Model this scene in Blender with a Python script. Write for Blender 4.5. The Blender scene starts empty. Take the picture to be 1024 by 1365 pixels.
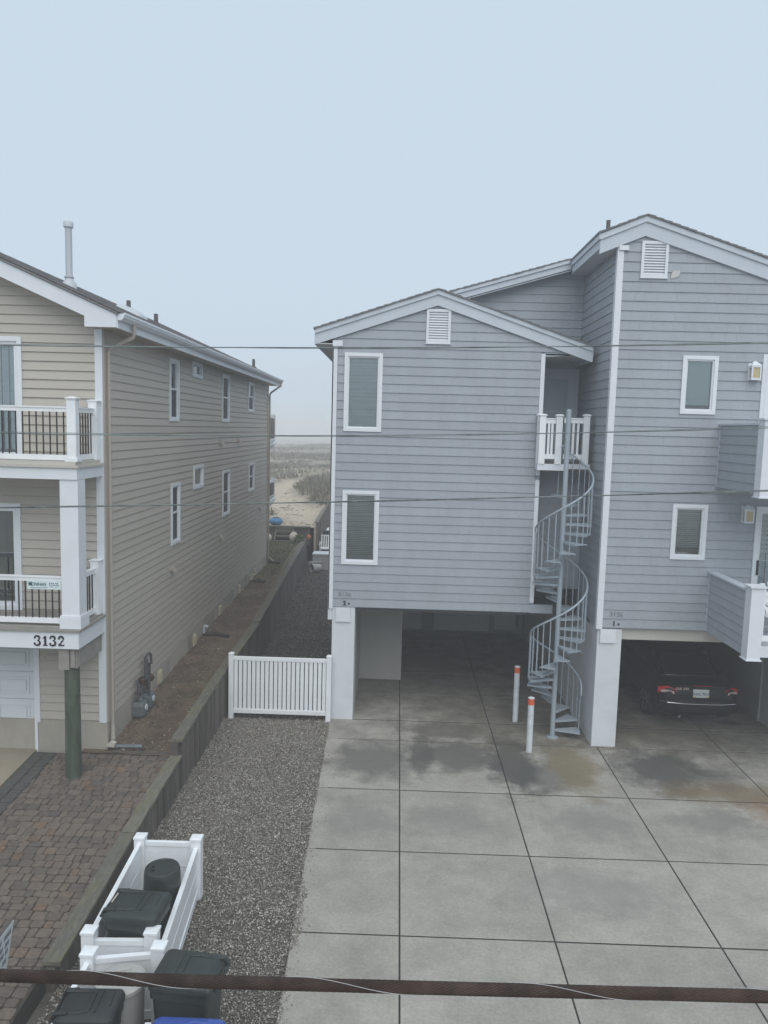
import bpy, bmesh, math, random
import numpy as np
from mathutils import Vector, Matrix
random.seed(7)
PI = math.pi
SC = bpy.context.scene
COL = SC.collection

# ------------------------------------------------------------------ camera
F_PX, IMG_W, IMG_H, CAM_H = 1022.0, 1024, 1365, 5.8
yaw, pitch, roll = 0.0176, math.atan(110 / F_PX), 0.027
fw = Vector((-math.sin(yaw) * math.cos(pitch), math.cos(yaw) * math.cos(pitch), -math.sin(pitch)))
r0 = Vector((math.cos(yaw), math.sin(yaw), 0))
u0 = r0.cross(fw)
rr = r0 * math.cos(roll) + u0 * math.sin(roll)
uu = rr.cross(fw)
cam = bpy.data.cameras.new('camera')
camo = bpy.data.objects.new('camera', cam)
COL.objects.link(camo)
M = Matrix.Identity(4)
for i in range(3):
    M[i][0], M[i][1], M[i][2] = rr[i], uu[i], -fw[i]
M[2][3] = CAM_H
camo.matrix_world = M
cam.sensor_fit = 'VERTICAL'
cam.sensor_height = 36.0
cam.sensor_width = 27.0
cam.lens = F_PX / IMG_H * 36.0
cam.clip_start = 0.05
cam.clip_end = 3000
SC.camera = camo


def seen(x, y, z, margin=20):
    d = Vector((x, y, z - CAM_H))
    w = d.dot(fw)
    if w < .1:
        return False
    px = 512 + F_PX * d.dot(rr) / w
    py = 682.5 - F_PX * d.dot(uu) / w
    return -margin < px < IMG_W + margin and -margin < py < IMG_H + margin


# ------------------------------------------------------------------ sky, sun, exposure
SUN_EL, SUN_AZ = math.radians(52), math.radians(170)      # azimuth from +Y (north), clockwise: behind the camera, a little to its right
world = bpy.data.worlds.new('World')
SC.world = world
world.use_nodes = True
wn, wl = world.node_tree.nodes, world.node_tree.links
wn.clear()
w_out = wn.new('ShaderNodeOutputWorld')
w_bg = wn.new('ShaderNodeBackground')
w_sky = wn.new('ShaderNodeTexSky')
w_sky.sky_type = 'NISHITA'
w_sky.sun_disc = False
w_sky.sun_elevation = SUN_EL
w_sky.sun_rotation = SUN_AZ
w_sky.dust_density = 6
w_sky.air_density = 1.5
w_mix = wn.new('ShaderNodeMix')
w_mix.data_type = 'RGBA'
w_mix.inputs[0].default_value = 0.95                        # fog bank hides nearly all of the clear sky
w_mix.inputs[7].default_value = (4.72, 5.62, 6.5, 1)
w_bg.inputs[1].default_value = 0.1
wl.new(w_sky.outputs[0], w_mix.inputs[6])
wl.new(w_mix.outputs[2], w_bg.inputs[0])
wl.new(w_bg.outputs[0], w_out.inputs[0])

sun = bpy.data.lights.new('sun', 'SUN')
sun.energy = 1.5
sun.angle = math.radians(65)
sun.color = (1.0, 0.965, 0.92)
suno = bpy.data.objects.new('sun', sun)
COL.objects.link(suno)
sd = Vector((math.sin(SUN_AZ) * math.cos(SUN_EL), math.cos(SUN_AZ) * math.cos(SUN_EL), math.sin(SUN_EL)))
suno.rotation_euler = (-sd).to_track_quat('-Z', 'Y').to_euler()
suno.location = (0, -10, 30)

SC.view_settings.view_transform = 'Standard'
SC.view_settings.look = 'None'
SC.view_settings.exposure = 0.38
SC.view_settings.gamma = 1.0
SC.view_settings.use_curve_mapping = False
SC.render.engine = 'CYCLES'
SC.cycles.use_denoising = True
SC.cycles.max_bounces = 8
SC.cycles.transparent_max_bounces = 16
SC.cycles.volume_bounces = 3

HAZE_DENSITY = 0.0049


# ------------------------------------------------------------------ materials
def new_mat(name):
    m = bpy.data.materials.new(name)
    m.use_nodes = True
    return m, m.node_tree.nodes, m.node_tree.links, m.node_tree.nodes['Principled BSDF']


def mat(name, col, rough=.6, var=.08, scale=6.0, bump=.0, bscale=40.0, metal=0.0, spec=.5, rand=.0, stretch=(1, 1, 1), dirt=None, dirt_amt=.0, dscale=1.2, island=.0, coat=0):
    """Procedural base: colour with two noises, object-random shift, fine bump and optional dirt colour."""
    m, N, L, B = new_mat(name)
    tc = N.new('ShaderNodeTexCoord')
    mp = N.new('ShaderNodeMapping')
    mp.inputs['Scale'].default_value = stretch
    L.new(tc.outputs['Object'], mp.inputs[0])
    n1 = N.new('ShaderNodeTexNoise')
    n1.inputs['Scale'].default_value = scale
    n1.inputs['Detail'].default_value = 6
    n1.inputs['Roughness'].default_value = .65
    L.new(mp.outputs[0], n1.inputs[0])
    ramp = N.new('ShaderNodeMapRange')
    ramp.inputs[1].default_value = .25
    ramp.inputs[2].default_value = .75
    ramp.inputs[3].default_value = 1 - var
    ramp.inputs[4].default_value = 1 + var
    L.new(n1.outputs[0], ramp.inputs[0])
    fac = ramp.outputs[0]
    if rand or island:
        if island:
            gi = N.new('ShaderNodeNewGeometry')
            src, amt = gi.outputs['Random Per Island'], island
        else:
            oi = N.new('ShaderNodeObjectInfo')
            src, amt = oi.outputs['Random'], rand
        r2 = N.new('ShaderNodeMapRange')
        r2.inputs[3].default_value = 1 - amt
        r2.inputs[4].default_value = 1 + amt
        L.new(src, r2.inputs[0])
        mu = N.new('ShaderNodeMath')
        mu.operation = 'MULTIPLY'
        L.new(fac, mu.inputs[0])
        L.new(r2.outputs[0], mu.inputs[1])
        fac = mu.outputs[0]
    hs = N.new('ShaderNodeHueSaturation')
    hs.inputs['Color'].default_value = (*col, 1)
    L.new(fac, hs.inputs['Value'])
    cout = hs.outputs[0]
    if dirt:
        n2 = N.new('ShaderNodeTexNoise')
        n2.inputs['Scale'].default_value = dscale
        n2.inputs['Detail'].default_value = 8
        n2.inputs['Roughness'].default_value = .7
        L.new(mp.outputs[0], n2.inputs[0])
        dr = N.new('ShaderNodeMapRange')
        dr.inputs[1].default_value = .48
        dr.inputs[2].default_value = .75
        dr.inputs[4].default_value = dirt_amt
        L.new(n2.outputs[0], dr.inputs[0])
        mx = N.new('ShaderNodeMix')
        mx.data_type = 'RGBA'
        L.new(dr.outputs[0], mx.inputs[0])
        L.new(cout, mx.inputs[6])
        mx.inputs[7].default_value = (*dirt, 1)
        cout = mx.outputs[2]
    L.new(cout, B.inputs['Base Color'])
    B.inputs['Roughness'].default_value = rough
    B.inputs['Metallic'].default_value = metal
    B.inputs['Specular IOR Level'].default_value = spec
    if coat:
        B.inputs['Coat Weight'].default_value = coat
        B.inputs['Coat Roughness'].default_value = .05
    if bump:
        nb = N.new('ShaderNodeTexNoise')
        nb.inputs['Scale'].default_value = bscale
        nb.inputs['Detail'].default_value = 5
        L.new(mp.outputs[0], nb.inputs[0])
        bp = N.new('ShaderNodeBump')
        bp.inputs['Strength'].default_value = bump
        bp.inputs['Distance'].default_value = .01
        L.new(nb.outputs[0], bp.inputs['Height'])
        L.new(bp.outputs[0], B.inputs['Normal'])
    return m


def glass_mat(name, tint=(.90, .94, .95), rough=.02):
    m, N, L, B = new_mat(name)
    N.remove(B)
    out = N['Material Output']
    tr = N.new('ShaderNodeBsdfTransparent')
    tr.inputs[0].default_value = (*tint, 1)
    gl = N.new('ShaderNodeBsdfGlossy')
    gl.inputs['Color'].default_value = (1, 1, 1, 1)
    gl.inputs['Roughness'].default_value = rough
    fr = N.new('ShaderNodeFresnel')
    fr.inputs[0].default_value = 1.9
    mx = N.new('ShaderNodeMixShader')
    L.new(fr.outputs[0], mx.inputs[0])
    L.new(tr.outputs[0], mx.inputs[1])
    L.new(gl.outputs[0], mx.inputs[2])
    L.new(mx.outputs[0], out.inputs[0])
    return m


MT = {}
MT['grey_siding'] = mat('grey_vinyl_shake', (.318, .353, .392), .62, .06, 3, .25, 90, rand=.045, stretch=(1, 1, .4), dirt=(.255, .28, .295), dirt_amt=.5, dscale=1.3, island=0)
MT['white_trim'] = mat('white_trim', (.67, .705, .75), .5, .03, 2, dirt=(.55, .57, .58), dirt_amt=.3, dscale=2.5)
MT['white_vinyl'] = mat('white_vinyl', (.78, .81, .835), .38, .03, 3, .08, 30, dirt=(.52, .53, .51), dirt_amt=.4, dscale=2.2)
MT['white_paint'] = mat('white_painted_frame', (.69, .725, .76), .45, .03, 4)
MT['grey_trim'] = mat('pale_grey_fascia', (.50, .55, .61), .5, .03, 2, rand=.02, dirt=(.4, .44, .48), dirt_amt=.3, dscale=1.5)
MT['soffit'] = mat('soffit_vinyl', (.55, .57, .6), .6, .04, 3)
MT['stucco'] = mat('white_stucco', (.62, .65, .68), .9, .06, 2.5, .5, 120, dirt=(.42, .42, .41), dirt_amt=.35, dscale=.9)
MT['stucco_shaded'] = mat('carport_shaded_stucco', (.38, .38, .365), .9, .06, 2.5, .4, 120, dirt=(.36, .35, .33), dirt_amt=.4, dscale=.9)  # darker copy of the stucco: carport shade put into its colour
MT['beam'] = mat('cream_beam', (.47, .46, .42), .7, .05, 2)
MT['beige_siding'] = mat('beige_vinyl', (.445, .413, .365), .55, .035, 1.2, .06, 60, rand=.03, dirt=(.36, .33, .285), dirt_amt=.4, dscale=.6)
MT['beige_pvc'] = mat('beige_downspout', (.36, .325, .285), .5, .03, 3)
MT['concrete_wall'] = mat('foundation_concrete', (.36, .335, .29), .9, .12, 2.2, .4, 50, dirt=(.2, .185, .16), dirt_amt=.55, dscale=1.4, stretch=(1, 1, .6))
MT['shingle'] = mat('roof_shingle', (.19, .185, .19), .9, .3, 30, .4, 150, island=.18)
MT['shingle_dark'] = mat('grey_roof_shingle', (.15, .155, .165), .9, .3, 30, .4, 150)
MT['steel'] = mat('grey_painted_steel', (.31, .365, .415), .45, .07, 5, dirt=(.24, .26, .28), dirt_amt=.4, dscale=4)
MT['dark_metal'] = mat('dark_aluminium', (.022, .018, .02), .4, .1, 8)
MT['black_paint'] = mat('black_letter', (.012, .012, .016), .5, .05, 8)
MT['faded_paint'] = mat('faded_number', (.235, .255, .28), .7, .25, 25)
MT['glass'] = glass_mat('window_glass')
MT['glass_frost'] = mat('pale_translucent_screen', (.36, .44, .46), .3, .08, 1.5)
MT['blind'] = mat('pale_blind_slat', (.80, .86, .86), .5, .05, 4)
MT['blind_dim'] = mat('grey_blind_slat', (.78, .82, .84), .5, .05, 4)
MT['curtain'] = mat('white_curtain', (.72, .8, .84), .8, .06, 5)
MT['dark_blind'] = mat('dark_vertical_blind', (.10, .12, .125), .6, .12, 4)
MT['dark_room'] = mat('unlit_interior_tone', (.10, .10, .11), .9, .05, 4)  # dark tone standing in for the shade of unlit interiors
MT['screen'] = mat('dark_insect_screen', (.05, .05, .06), .6, .1, 20)
MT['wood_old'] = mat('weathered_timber', (.115, .10, .088), .9, .3, 5, .6, 40, rand=.3, stretch=(5, 5, .8), dirt=(.05, .06, .04), dirt_amt=.5, dscale=.8)
MT['wood_cap'] = mat('mossy_timber_cap', (.135, .13, .108), .9, .4, 9, .8, 60, rand=.15, stretch=(3, .6, 3), dirt=(.16, .15, .06), dirt_amt=.75, dscale=2.6)
MT['pile'] = mat('green_treated_pile', (.06, .078, .056), .85, .45, 5, .6, 30, stretch=(2.5, 2.5, .5), dirt=(.15, .16, .13), dirt_amt=.6, dscale=1.6)
MT['grey_wood'] = mat('grey_beam_timber', (.25, .24, .22), .9, .2, 6, .4, 40)
MT['black_plastic'] = mat('black_plastic', (.018, .021, .022), .42, .25, 7, .2, 90, dirt=(.05, .052, .05), dirt_amt=.5, dscale=3)
MT['green_plastic'] = mat('dark_green_grey_plastic', (.026, .033, .032), .42, .2, 7, .2, 90, dirt=(.06, .065, .06), dirt_amt=.5, dscale=3)
MT['blue_plastic'] = mat('blue_plastic', (.03, .075, .32), .4, .1, 7)
MT['grey_plastic'] = mat('worn_grey_plastic', (.40, .40, .38), .6, .12, 6, .1, 60, dirt=(.2, .2, .19), dirt_amt=.6, dscale=3)
MT['car_paint'] = mat('black_car_paint', (.005, .006, .009), .28, .05, 3, spec=.22)
MT['car_glass'] = mat('dark_car_glass', (.004, .005, .007), .15, .05, 3, spec=.3)
MT['chrome'] = mat('chrome_strip', (.5, .5, .52), .2, .02, 3, metal=1)
MT['tyre'] = mat('tyre_rubber', (.012, .012, .012), .85, .1, 9)
MT['rim'] = mat('alloy_rim', (.22, .225, .24), .35, .05, 9, metal=.8)
MT['red_lens'] = mat('red_lens', (.62, .012, .018), .2, .1, 12, coat=.3)
MT['clear_lens'] = mat('clear_lens', (.62, .45, .42), .2, .1, 20)
MT['plate'] = mat('licence_plate', (.58, .62, .60), .5, .06, 20)
MT['plate_gold'] = mat('licence_plate_gold', (.55, .45, .12), .5, .06, 20)
MT['plate_blue'] = mat('plate_blue', (.06, .08, .16), .5, .06, 20)
MT['orange'] = mat('orange_reflective_band', (.62, .11, .035), .5, .12, 12)
MT['bollard_white'] = mat('scuffed_white_paint', (.6, .645, .68), .55, .08, 8, dirt=(.22, .22, .21), dirt_amt=.65, dscale=5)
MT['lamp_glass'] = mat('amber_lamp_glass', (.48, .40, .23), .3, .1, 15)
MT['vent_cream'] = mat('cream_vent', (.52, .47, .33), .6, .05, 8)
MT['meter_grey'] = mat('grey_meter_enamel', (.13, .155, .165), .5, .2, 12, dirt=(.08, .06, .045), dirt_amt=.5, dscale=6)
MT['pipe_dark'] = mat('dark_gas_pipe', (.075, .075, .085), .5, .2, 10)
MT['galv'] = mat('pale_vent_pipe', (.48, .52, .56), .5, .05, 4)
MT['sign_white'] = mat('sign_white', (.62, .72, .72), .5, .03, 5)
MT['sign_grey'] = mat('lawn_sign_white', (.42, .46, .46), .55, .05, 5)
MT['sign_teal'] = mat('sign_teal', (.012, .09, .12), .5, .03, 5)
MT['sign_navy'] = mat('sign_navy', (.05, .08, .22), .5, .03, 5)
MT['garage_door'] = mat('garage_door_white', (.58, .63, .66), .5, .03, 3)
MT['rubber_pipe'] = mat('dark_drain_pipe', (.045, .038, .034), .7, .2, 8)
MT['buoy_blue'] = mat('blue_float', (.05, .19, .36), .5, .25, 5)
MT['buoy_white'] = mat('pale_float', (.58, .52, .46), .6, .15, 4)
MT['buoy_orange'] = mat('orange_float', (.45, .13, .06), .6, .2, 5)
MT['leaf'] = mat('shrub_leaf', (.11, .15, .055), .7, .3, 8, island=.4)
MT['box_grey'] = mat('pale_concrete_box', (.42, .41, .40), .8, .1, 4)
MT['navy'] = mat('dark_navy_panel', (.03, .032, .042), .6, .1, 4)
MT['tan_floor'] = mat('tan_deck_edge', (.47, .45, .40), .6, .06, 3)
MT['debris_pale'] = mat('pale_litter', (.42, .39, .34), .8, .2, 9, island=.45)


def pos_mask(N, L, geo, centre, radii, soft=.5):
    """Soft noisy blob at a world position: returns a 0..1 socket."""
    mp = N.new('ShaderNodeVectorMath')
    mp.operation = 'SUBTRACT'
    L.new(geo, mp.inputs[0])
    mp.inputs[1].default_value = centre
    dv = N.new('ShaderNodeVectorMath')
    dv.operation = 'DIVIDE'
    L.new(mp.outputs[0], dv.inputs[0])
    dv.inputs[1].default_value = radii
    ln = N.new('ShaderNodeVectorMath')
    ln.operation = 'LENGTH'
    L.new(dv.outputs[0], ln.inputs[0])
    nz = N.new('ShaderNodeTexNoise')
    nz.inputs['Scale'].default_value = 2.2
    nz.inputs['Detail'].default_value = 12
    nz.inputs['Roughness'].default_value = .72
    L.new(geo, nz.inputs[0])
    ad = N.new('ShaderNodeMath')
    ad.operation = 'MULTIPLY_ADD'
    L.new(nz.outputs[0], ad.inputs[0])
    ad.inputs[1].default_value = 2.1
    L.new(ln.outputs['Value'], ad.inputs[2])
    mr = N.new('ShaderNodeMapRange')
    mr.inputs[1].default_value = 1.0 + 1.05 - soft
    mr.inputs[2].default_value = 1.0 + 1.05 + soft
    mr.inputs[3].default_value = 1
    mr.inputs[4].default_value = 0
    L.new(ad.outputs[0], mr.inputs[0])
    return mr.outputs[0]


def concrete_mat():
    m, N, L, B = new_mat('driveway_concrete')
    geo = N.new('ShaderNodeTexCoord').outputs['Object']

    def noise(s, d=6, r=.6):
        n = N.new('ShaderNodeTexNoise')
        n.inputs['Scale'].default_value = s
        n.inputs['Detail'].default_value = d
        n.inputs['Roughness'].default_value = r
        L.new(geo, n.inputs[0])
        return n.outputs[0]

    def rng(s, a, b, c, d):
        r = N.new('ShaderNodeMapRange')
        r.inputs[1].default_value, r.inputs[2].default_value, r.inputs[3].default_value, r.inputs[4].default_value = a, b, c, d
        L.new(s, r.inputs[0])
        return r.outputs[0]

    def mul(a, b):
        k = N.new('ShaderNodeMath')
        k.operation = 'MULTIPLY'
        L.new(a, k.inputs[0])
        L.new(b, k.inputs[1])
        return k.outputs[0]
    v = mul(rng(noise(1.1, 12, .76), .3, .7, .72, 1.2), rng(noise(26, 7, .85), .28, .72, .74, 1.26))
    v = mul(v, rng(noise(260, 2, .8), .3, .7, .86, 1.12))
    oi = N.new('ShaderNodeObjectInfo')
    v = mul(v, rng(oi.outputs['Random'], 0, 1, .95, 1.05))
    hs = N.new('ShaderNodeHueSaturation')
    hs.inputs['Color'].default_value = (.325, .310, .278, 1)
    L.new(v, hs.inputs['Value'])
    c = hs.outputs[0]

    def blend(c, mask, col, amt):
        k = N.new('ShaderNodeMath')
        k.operation = 'MULTIPLY'
        L.new(mask, k.inputs[0])
        k.inputs[1].default_value = amt
        x = N.new('ShaderNodeMix')
        x.data_type = 'RGBA'
        L.new(k.outputs[0], x.inputs[0])
        L.new(c, x.inputs[6])
        x.inputs[7].default_value = (*col, 1)
        return x.outputs[2]
    for ce, ra, col, amt, so in (
        ((2.15, 13.1, 0), (.42, 1.15, 1), (.05, .052, .05), .85, .28),
        ((2.6, 12.6, 0), (.7, .55, 1), (.075, .076, .072), .6, .4),
        ((-.3, 13.0, 0), (.75, .75, 1), (.10, .098, .092), .75, .4),
        ((.55, 13.2, 0), (.22, .8, 1), (.085, .085, .08), .8, .3),
        ((1.2, 13.3, 0), (.7, .65, 1), (.085, .084, .08), .8, .35),
        ((1.1, 14.4, 0), (.8, .35, 1), (.10, .098, .09), .7, .4),
        ((4.75, 13.0, 0), (.75, .8, 1), (.055, .056, .054), .85, .35),
        ((5.5, 12.7, 0), (.5, .5, 1), (.09, .088, .08), .6, .4),
        ((6.35, 11.45, 0), (.65, .7, 1), (.20, .115, .06), .75, .4),
        ((5.7, 12.15, 0), (1.1, .4, 1), (.16, .12, .065), .7, .4),
        ((5.0, 11.2, 0), (.6, .4, 1), (.15, .148, .14), .55, .4),
        ((3.2, 13.0, 0), (.4, 1.1, 1), (.185, .148, .085), .75, .35),
        ((2.6, 15.0, 0), (1.7, 1.2, 1), (.13, .115, .085), .75, .6),
        ((5.4, 14.7, 0), (1.9, .9, 1), (.145, .128, .095), .75, .5),
        ((6.95, 15.35, 0), (.3, .14, 1), (.03, .03, .03), .8, .4),
        ((3.1, 11.1, 0), (.75, .45, 1), (.17, .17, .162), .5, .55),
        ((1.0, 10.9, 0), (.7, .4, 1), (.19, .187, .175), .5, .5),
        ((2.7, 9.3, 0), (.9, .4, 1), (.215, .212, .198), .5, .6),
        ((-.4, 11.0, 0), (.5, .5, 1), (.19, .186, .175), .5, .5),
        ((1.0, 19.0, 0), (3.4, 3.2, 1), (.07, .068, .062), .8, .8),  # carport shade painted into the floor colour, left bay
        ((6.0, 18.0, 0), (2.4, 3.0, 1), (.07, .068, .065), .8, .8),  # same painted shade at the back of the right bay
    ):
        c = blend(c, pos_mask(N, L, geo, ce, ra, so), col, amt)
    pale = rng(noise(3.1, 9, .75), .6, .78, 0, .35)
    x = N.new('ShaderNodeMix')
    x.data_type = 'RGBA'
    L.new(pale, x.inputs[0])
    L.new(c, x.inputs[6])
    x.inputs[7].default_value = (.36, .36, .345, 1)
    c = x.outputs[2]
    L.new(c, B.inputs['Base Color'])
    B.inputs['Roughness'].default_value = .8
    bp = N.new('ShaderNodeBump')
    bp.inputs['Strength'].default_value = .35
    bp.inputs['Distance'].default_value = .004
    L.new(noise(140, 4, .7), bp.inputs['Height'])
    L.new(bp.outputs[0], B.inputs['Normal'])
    return m


def two_tone(name, a, b, scale, lo, hi, fine=60, rough=.95, bump=.6, bscale=50, attr=None, c=None):
    m, N, L, B = new_mat(name)
    tc = N.new('ShaderNodeTexCoord').outputs['Object']
    n = N.new('ShaderNodeTexNoise')
    n.inputs['Scale'].default_value = scale
    n.inputs['Detail'].default_value = 9
    n.inputs['Roughness'].default_value = .68
    L.new(tc, n.inputs[0])
    mr = N.new('ShaderNodeMapRange')
    mr.inputs[1].default_value = lo
    mr.inputs[2].default_value = hi
    L.new(n.outputs[0], mr.inputs[0])
    x = N.new('ShaderNodeMix')
    x.data_type = 'RGBA'
    L.new(mr.outputs[0], x.inputs[0])
    x.inputs[6].default_value = (*a, 1)
    x.inputs[7].default_value = (*b, 1)
    col = x.outputs[2]
    if attr:
        at = N.new('ShaderNodeAttribute')
        at.attribute_name = attr
        y = N.new('ShaderNodeMix')
        y.data_type = 'RGBA'
        L.new(at.outputs['Fac'], y.inputs[0])
        L.new(col, y.inputs[6])
        y.inputs[7].default_value = (*c, 1)
        col = y.outputs[2]
    n2 = N.new('ShaderNodeTexNoise')
    n2.inputs['Scale'].default_value = fine
    n2.inputs['Detail'].default_value = 4
    L.new(tc, n2.inputs[0])
    m2 = N.new('ShaderNodeMapRange')
    m2.inputs[1].default_value = .3
    m2.inputs[2].default_value = .7
    m2.inputs[3].default_value = .75
    m2.inputs[4].default_value = 1.25
    L.new(n2.outputs[0], m2.inputs[0])
    hs = N.new('ShaderNodeHueSaturation')
    L.new(col, hs.inputs['Color'])
    L.new(m2.outputs[0], hs.inputs['Value'])
    L.new(hs.outputs[0], B.inputs['Base Color'])
    B.inputs['Roughness'].default_value = rough
    bp = N.new('ShaderNodeBump')
    bp.inputs['Strength'].default_value = bump
    bp.inputs['Distance'].default_value = .02
    n3 = N.new('ShaderNodeTexNoise')
    n3.inputs['Scale'].default_value = bscale
    n3.inputs['Detail'].default_value = 6
    L.new(tc, n3.inputs[0])
    L.new(n3.outputs[0], bp.inputs['Height'])
    L.new(bp.outputs[0], B.inputs['Normal'])
    return m


def random_ramp_mat(name, stops, source='island', rough=.85, noise_var=.15):
    """Each stone / paver gets one of several colours."""
    m, N, L, B = new_mat(name)
    if source == 'island':
        s = N.new('ShaderNodeNewGeometry').outputs['Random Per Island']
    else:
        s = N.new('ShaderNodeObjectInfo').outputs['Random']
    cr = N.new('ShaderNodeValToRGB')
    cr.color_ramp.interpolation = 'LINEAR'
    e = cr.color_ramp.elements
    e[0].position, e[0].color = stops[0][0], (*stops[0][1], 1)
    e[1].position, e[1].color = stops[-1][0], (*stops[-1][1], 1)
    for p, c in stops[1:-1]:
        k = e.new(p)
        k.color = (*c, 1)
    L.new(s, cr.inputs[0])
    tc = N.new('ShaderNodeTexCoord').outputs['Object']
    n = N.new('ShaderNodeTexNoise')
    n.inputs['Scale'].default_value = 22
    n.inputs['Detail'].default_value = 6
    n.inputs['Roughness'].default_value = .7
    L.new(tc, n.inputs[0])
    mr = N.new('ShaderNodeMapRange')
    mr.inputs[1].default_value = .3
    mr.inputs[2].default_value = .7
    mr.inputs[3].default_value = 1 - noise_var
    mr.inputs[4].default_value = 1 + noise_var
    L.new(n.outputs[0], mr.inputs[0])
    hs = N.new('ShaderNodeHueSaturation')
    L.new(cr.outputs[0], hs.inputs['Color'])
    L.new(mr.outputs[0], hs.inputs['Value'])
    L.new(hs.outputs[0], B.inputs['Base Color'])
    B.inputs['Roughness'].default_value = rough
    bp = N.new('ShaderNodeBump')
    bp.inputs['Strength'].default_value = .4
    bp.inputs['Distance'].default_value = .006
    n3 = N.new('ShaderNodeTexNoise')
    n3.inputs['Scale'].default_value = 90
    L.new(tc, n3.inputs[0])
    L.new(n3.outputs[0], bp.inputs['Height'])
    L.new(bp.outputs[0], B.inputs['Normal'])
    return m


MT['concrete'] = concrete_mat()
MT['joint'] = mat('dark_joint_soil', (.022, .022, .02), .95, .2, 20)
MT['gravel'] = random_ramp_mat('gravel_stones', [(0, (.10, .09, .076)), (.25, (.175, .16, .136)), (.55, (.265, .245, .21)), (.8, (.36, .338, .295)), (.93, (.50, .48, .435)), (1, (.64, .62, .58))], 'island', .8)
MT['gravel_dark'] = random_ramp_mat('dark_gravel_stones', [(0, (.03, .024, .024)), (.4, (.075, .062, .06)), (.75, (.135, .115, .108)), (.95, (.24, .22, .21)), (1, (.4, .38, .36))], 'island', .8)  # darker stones than the driveway strip
MT['gravel_bed'] = two_tone('gravel_bed', (.085, .078, .068), (.15, .14, .12), 2.5, .35, .65, 120, bump=1, bscale=90)
MT['paver'] = random_ramp_mat('clay_paver', [(0, (.09, .076, .064)), (.25, (.112, .092, .076)), (.6, (.135, .11, .09)), (.9, (.132, .104, .083)), (.97, (.155, .108, .074)), (1, (.09, .064, .048))], 'object', .85, .3)
MT['paver_i'] = random_ramp_mat('clay_paver_far', [(0, (.09, .076, .064)), (.25, (.112, .092, .076)), (.6, (.135, .11, .09)), (.9, (.132, .104, .083)), (.97, (.155, .108, .074)), (1, (.09, .064, .048))], 'island', .85, .3)
MT['paver_dark'] = random_ramp_mat('charcoal_border_paver', [(0, (.06, .058, .055)), (.5, (.085, .08, .075)), (1, (.12, .11, .10))], 'object', .85, .3)
MT['paver_bed'] = mat('paver_joint_sand', (.05, .045, .038), .95, .3, 14)
MT['soil'] = two_tone('bare_soil', (.095, .068, .05), (.175, .128, .092), 1.7, .38, .62, 70, bump=1, bscale=40, attr='green', c=(.125, .12, .06))
MT['dune'] = two_tone('dune_sand_and_scrub', (.135, .125, .095), (.34, .29, .225), .55, .42, .62, 9, bump=.8, bscale=3, attr='sand', c=(.42, .355, .27))
MT['ground'] = two_tone('plain_ground', (.16, .15, .12), (.22, .2, .16), .3, .4, .6, 8)
MT['apron'] = mat('apron_concrete', (.27, .235, .18), .85, .12, 2, .3, 80, dirt=(.17, .15, .11), dirt_amt=.5, dscale=1.3)
MT['grass'] = mat('dune_grass', (.15, .135, .095), .9, .3, 4, island=.45)
MT['cable_teal'] = mat('weathered_cable', (.15, .185, .185), .6, .55, 3.5, stretch=(1.2, 0, 0), dirt=(.012, .013, .014), dirt_amt=.8, dscale=2.2)
MT['cable_patch'] = mat('peeling_cable', (.14, .165, .16), .6, .7, 6, stretch=(1.2, 0, 0), dirt=(.01, .01, .012), dirt_amt=1, dscale=5)
MT['rust'] = mat('rusty_strand', (.040, .024, .018), .8, .5, 16, island=.45, dirt=(.085, .072, .062), dirt_amt=.35, dscale=8)
MT['wire_pale'] = mat('pale_lashing_wire', (.36, .36, .36), .45, .15, 10)


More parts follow.
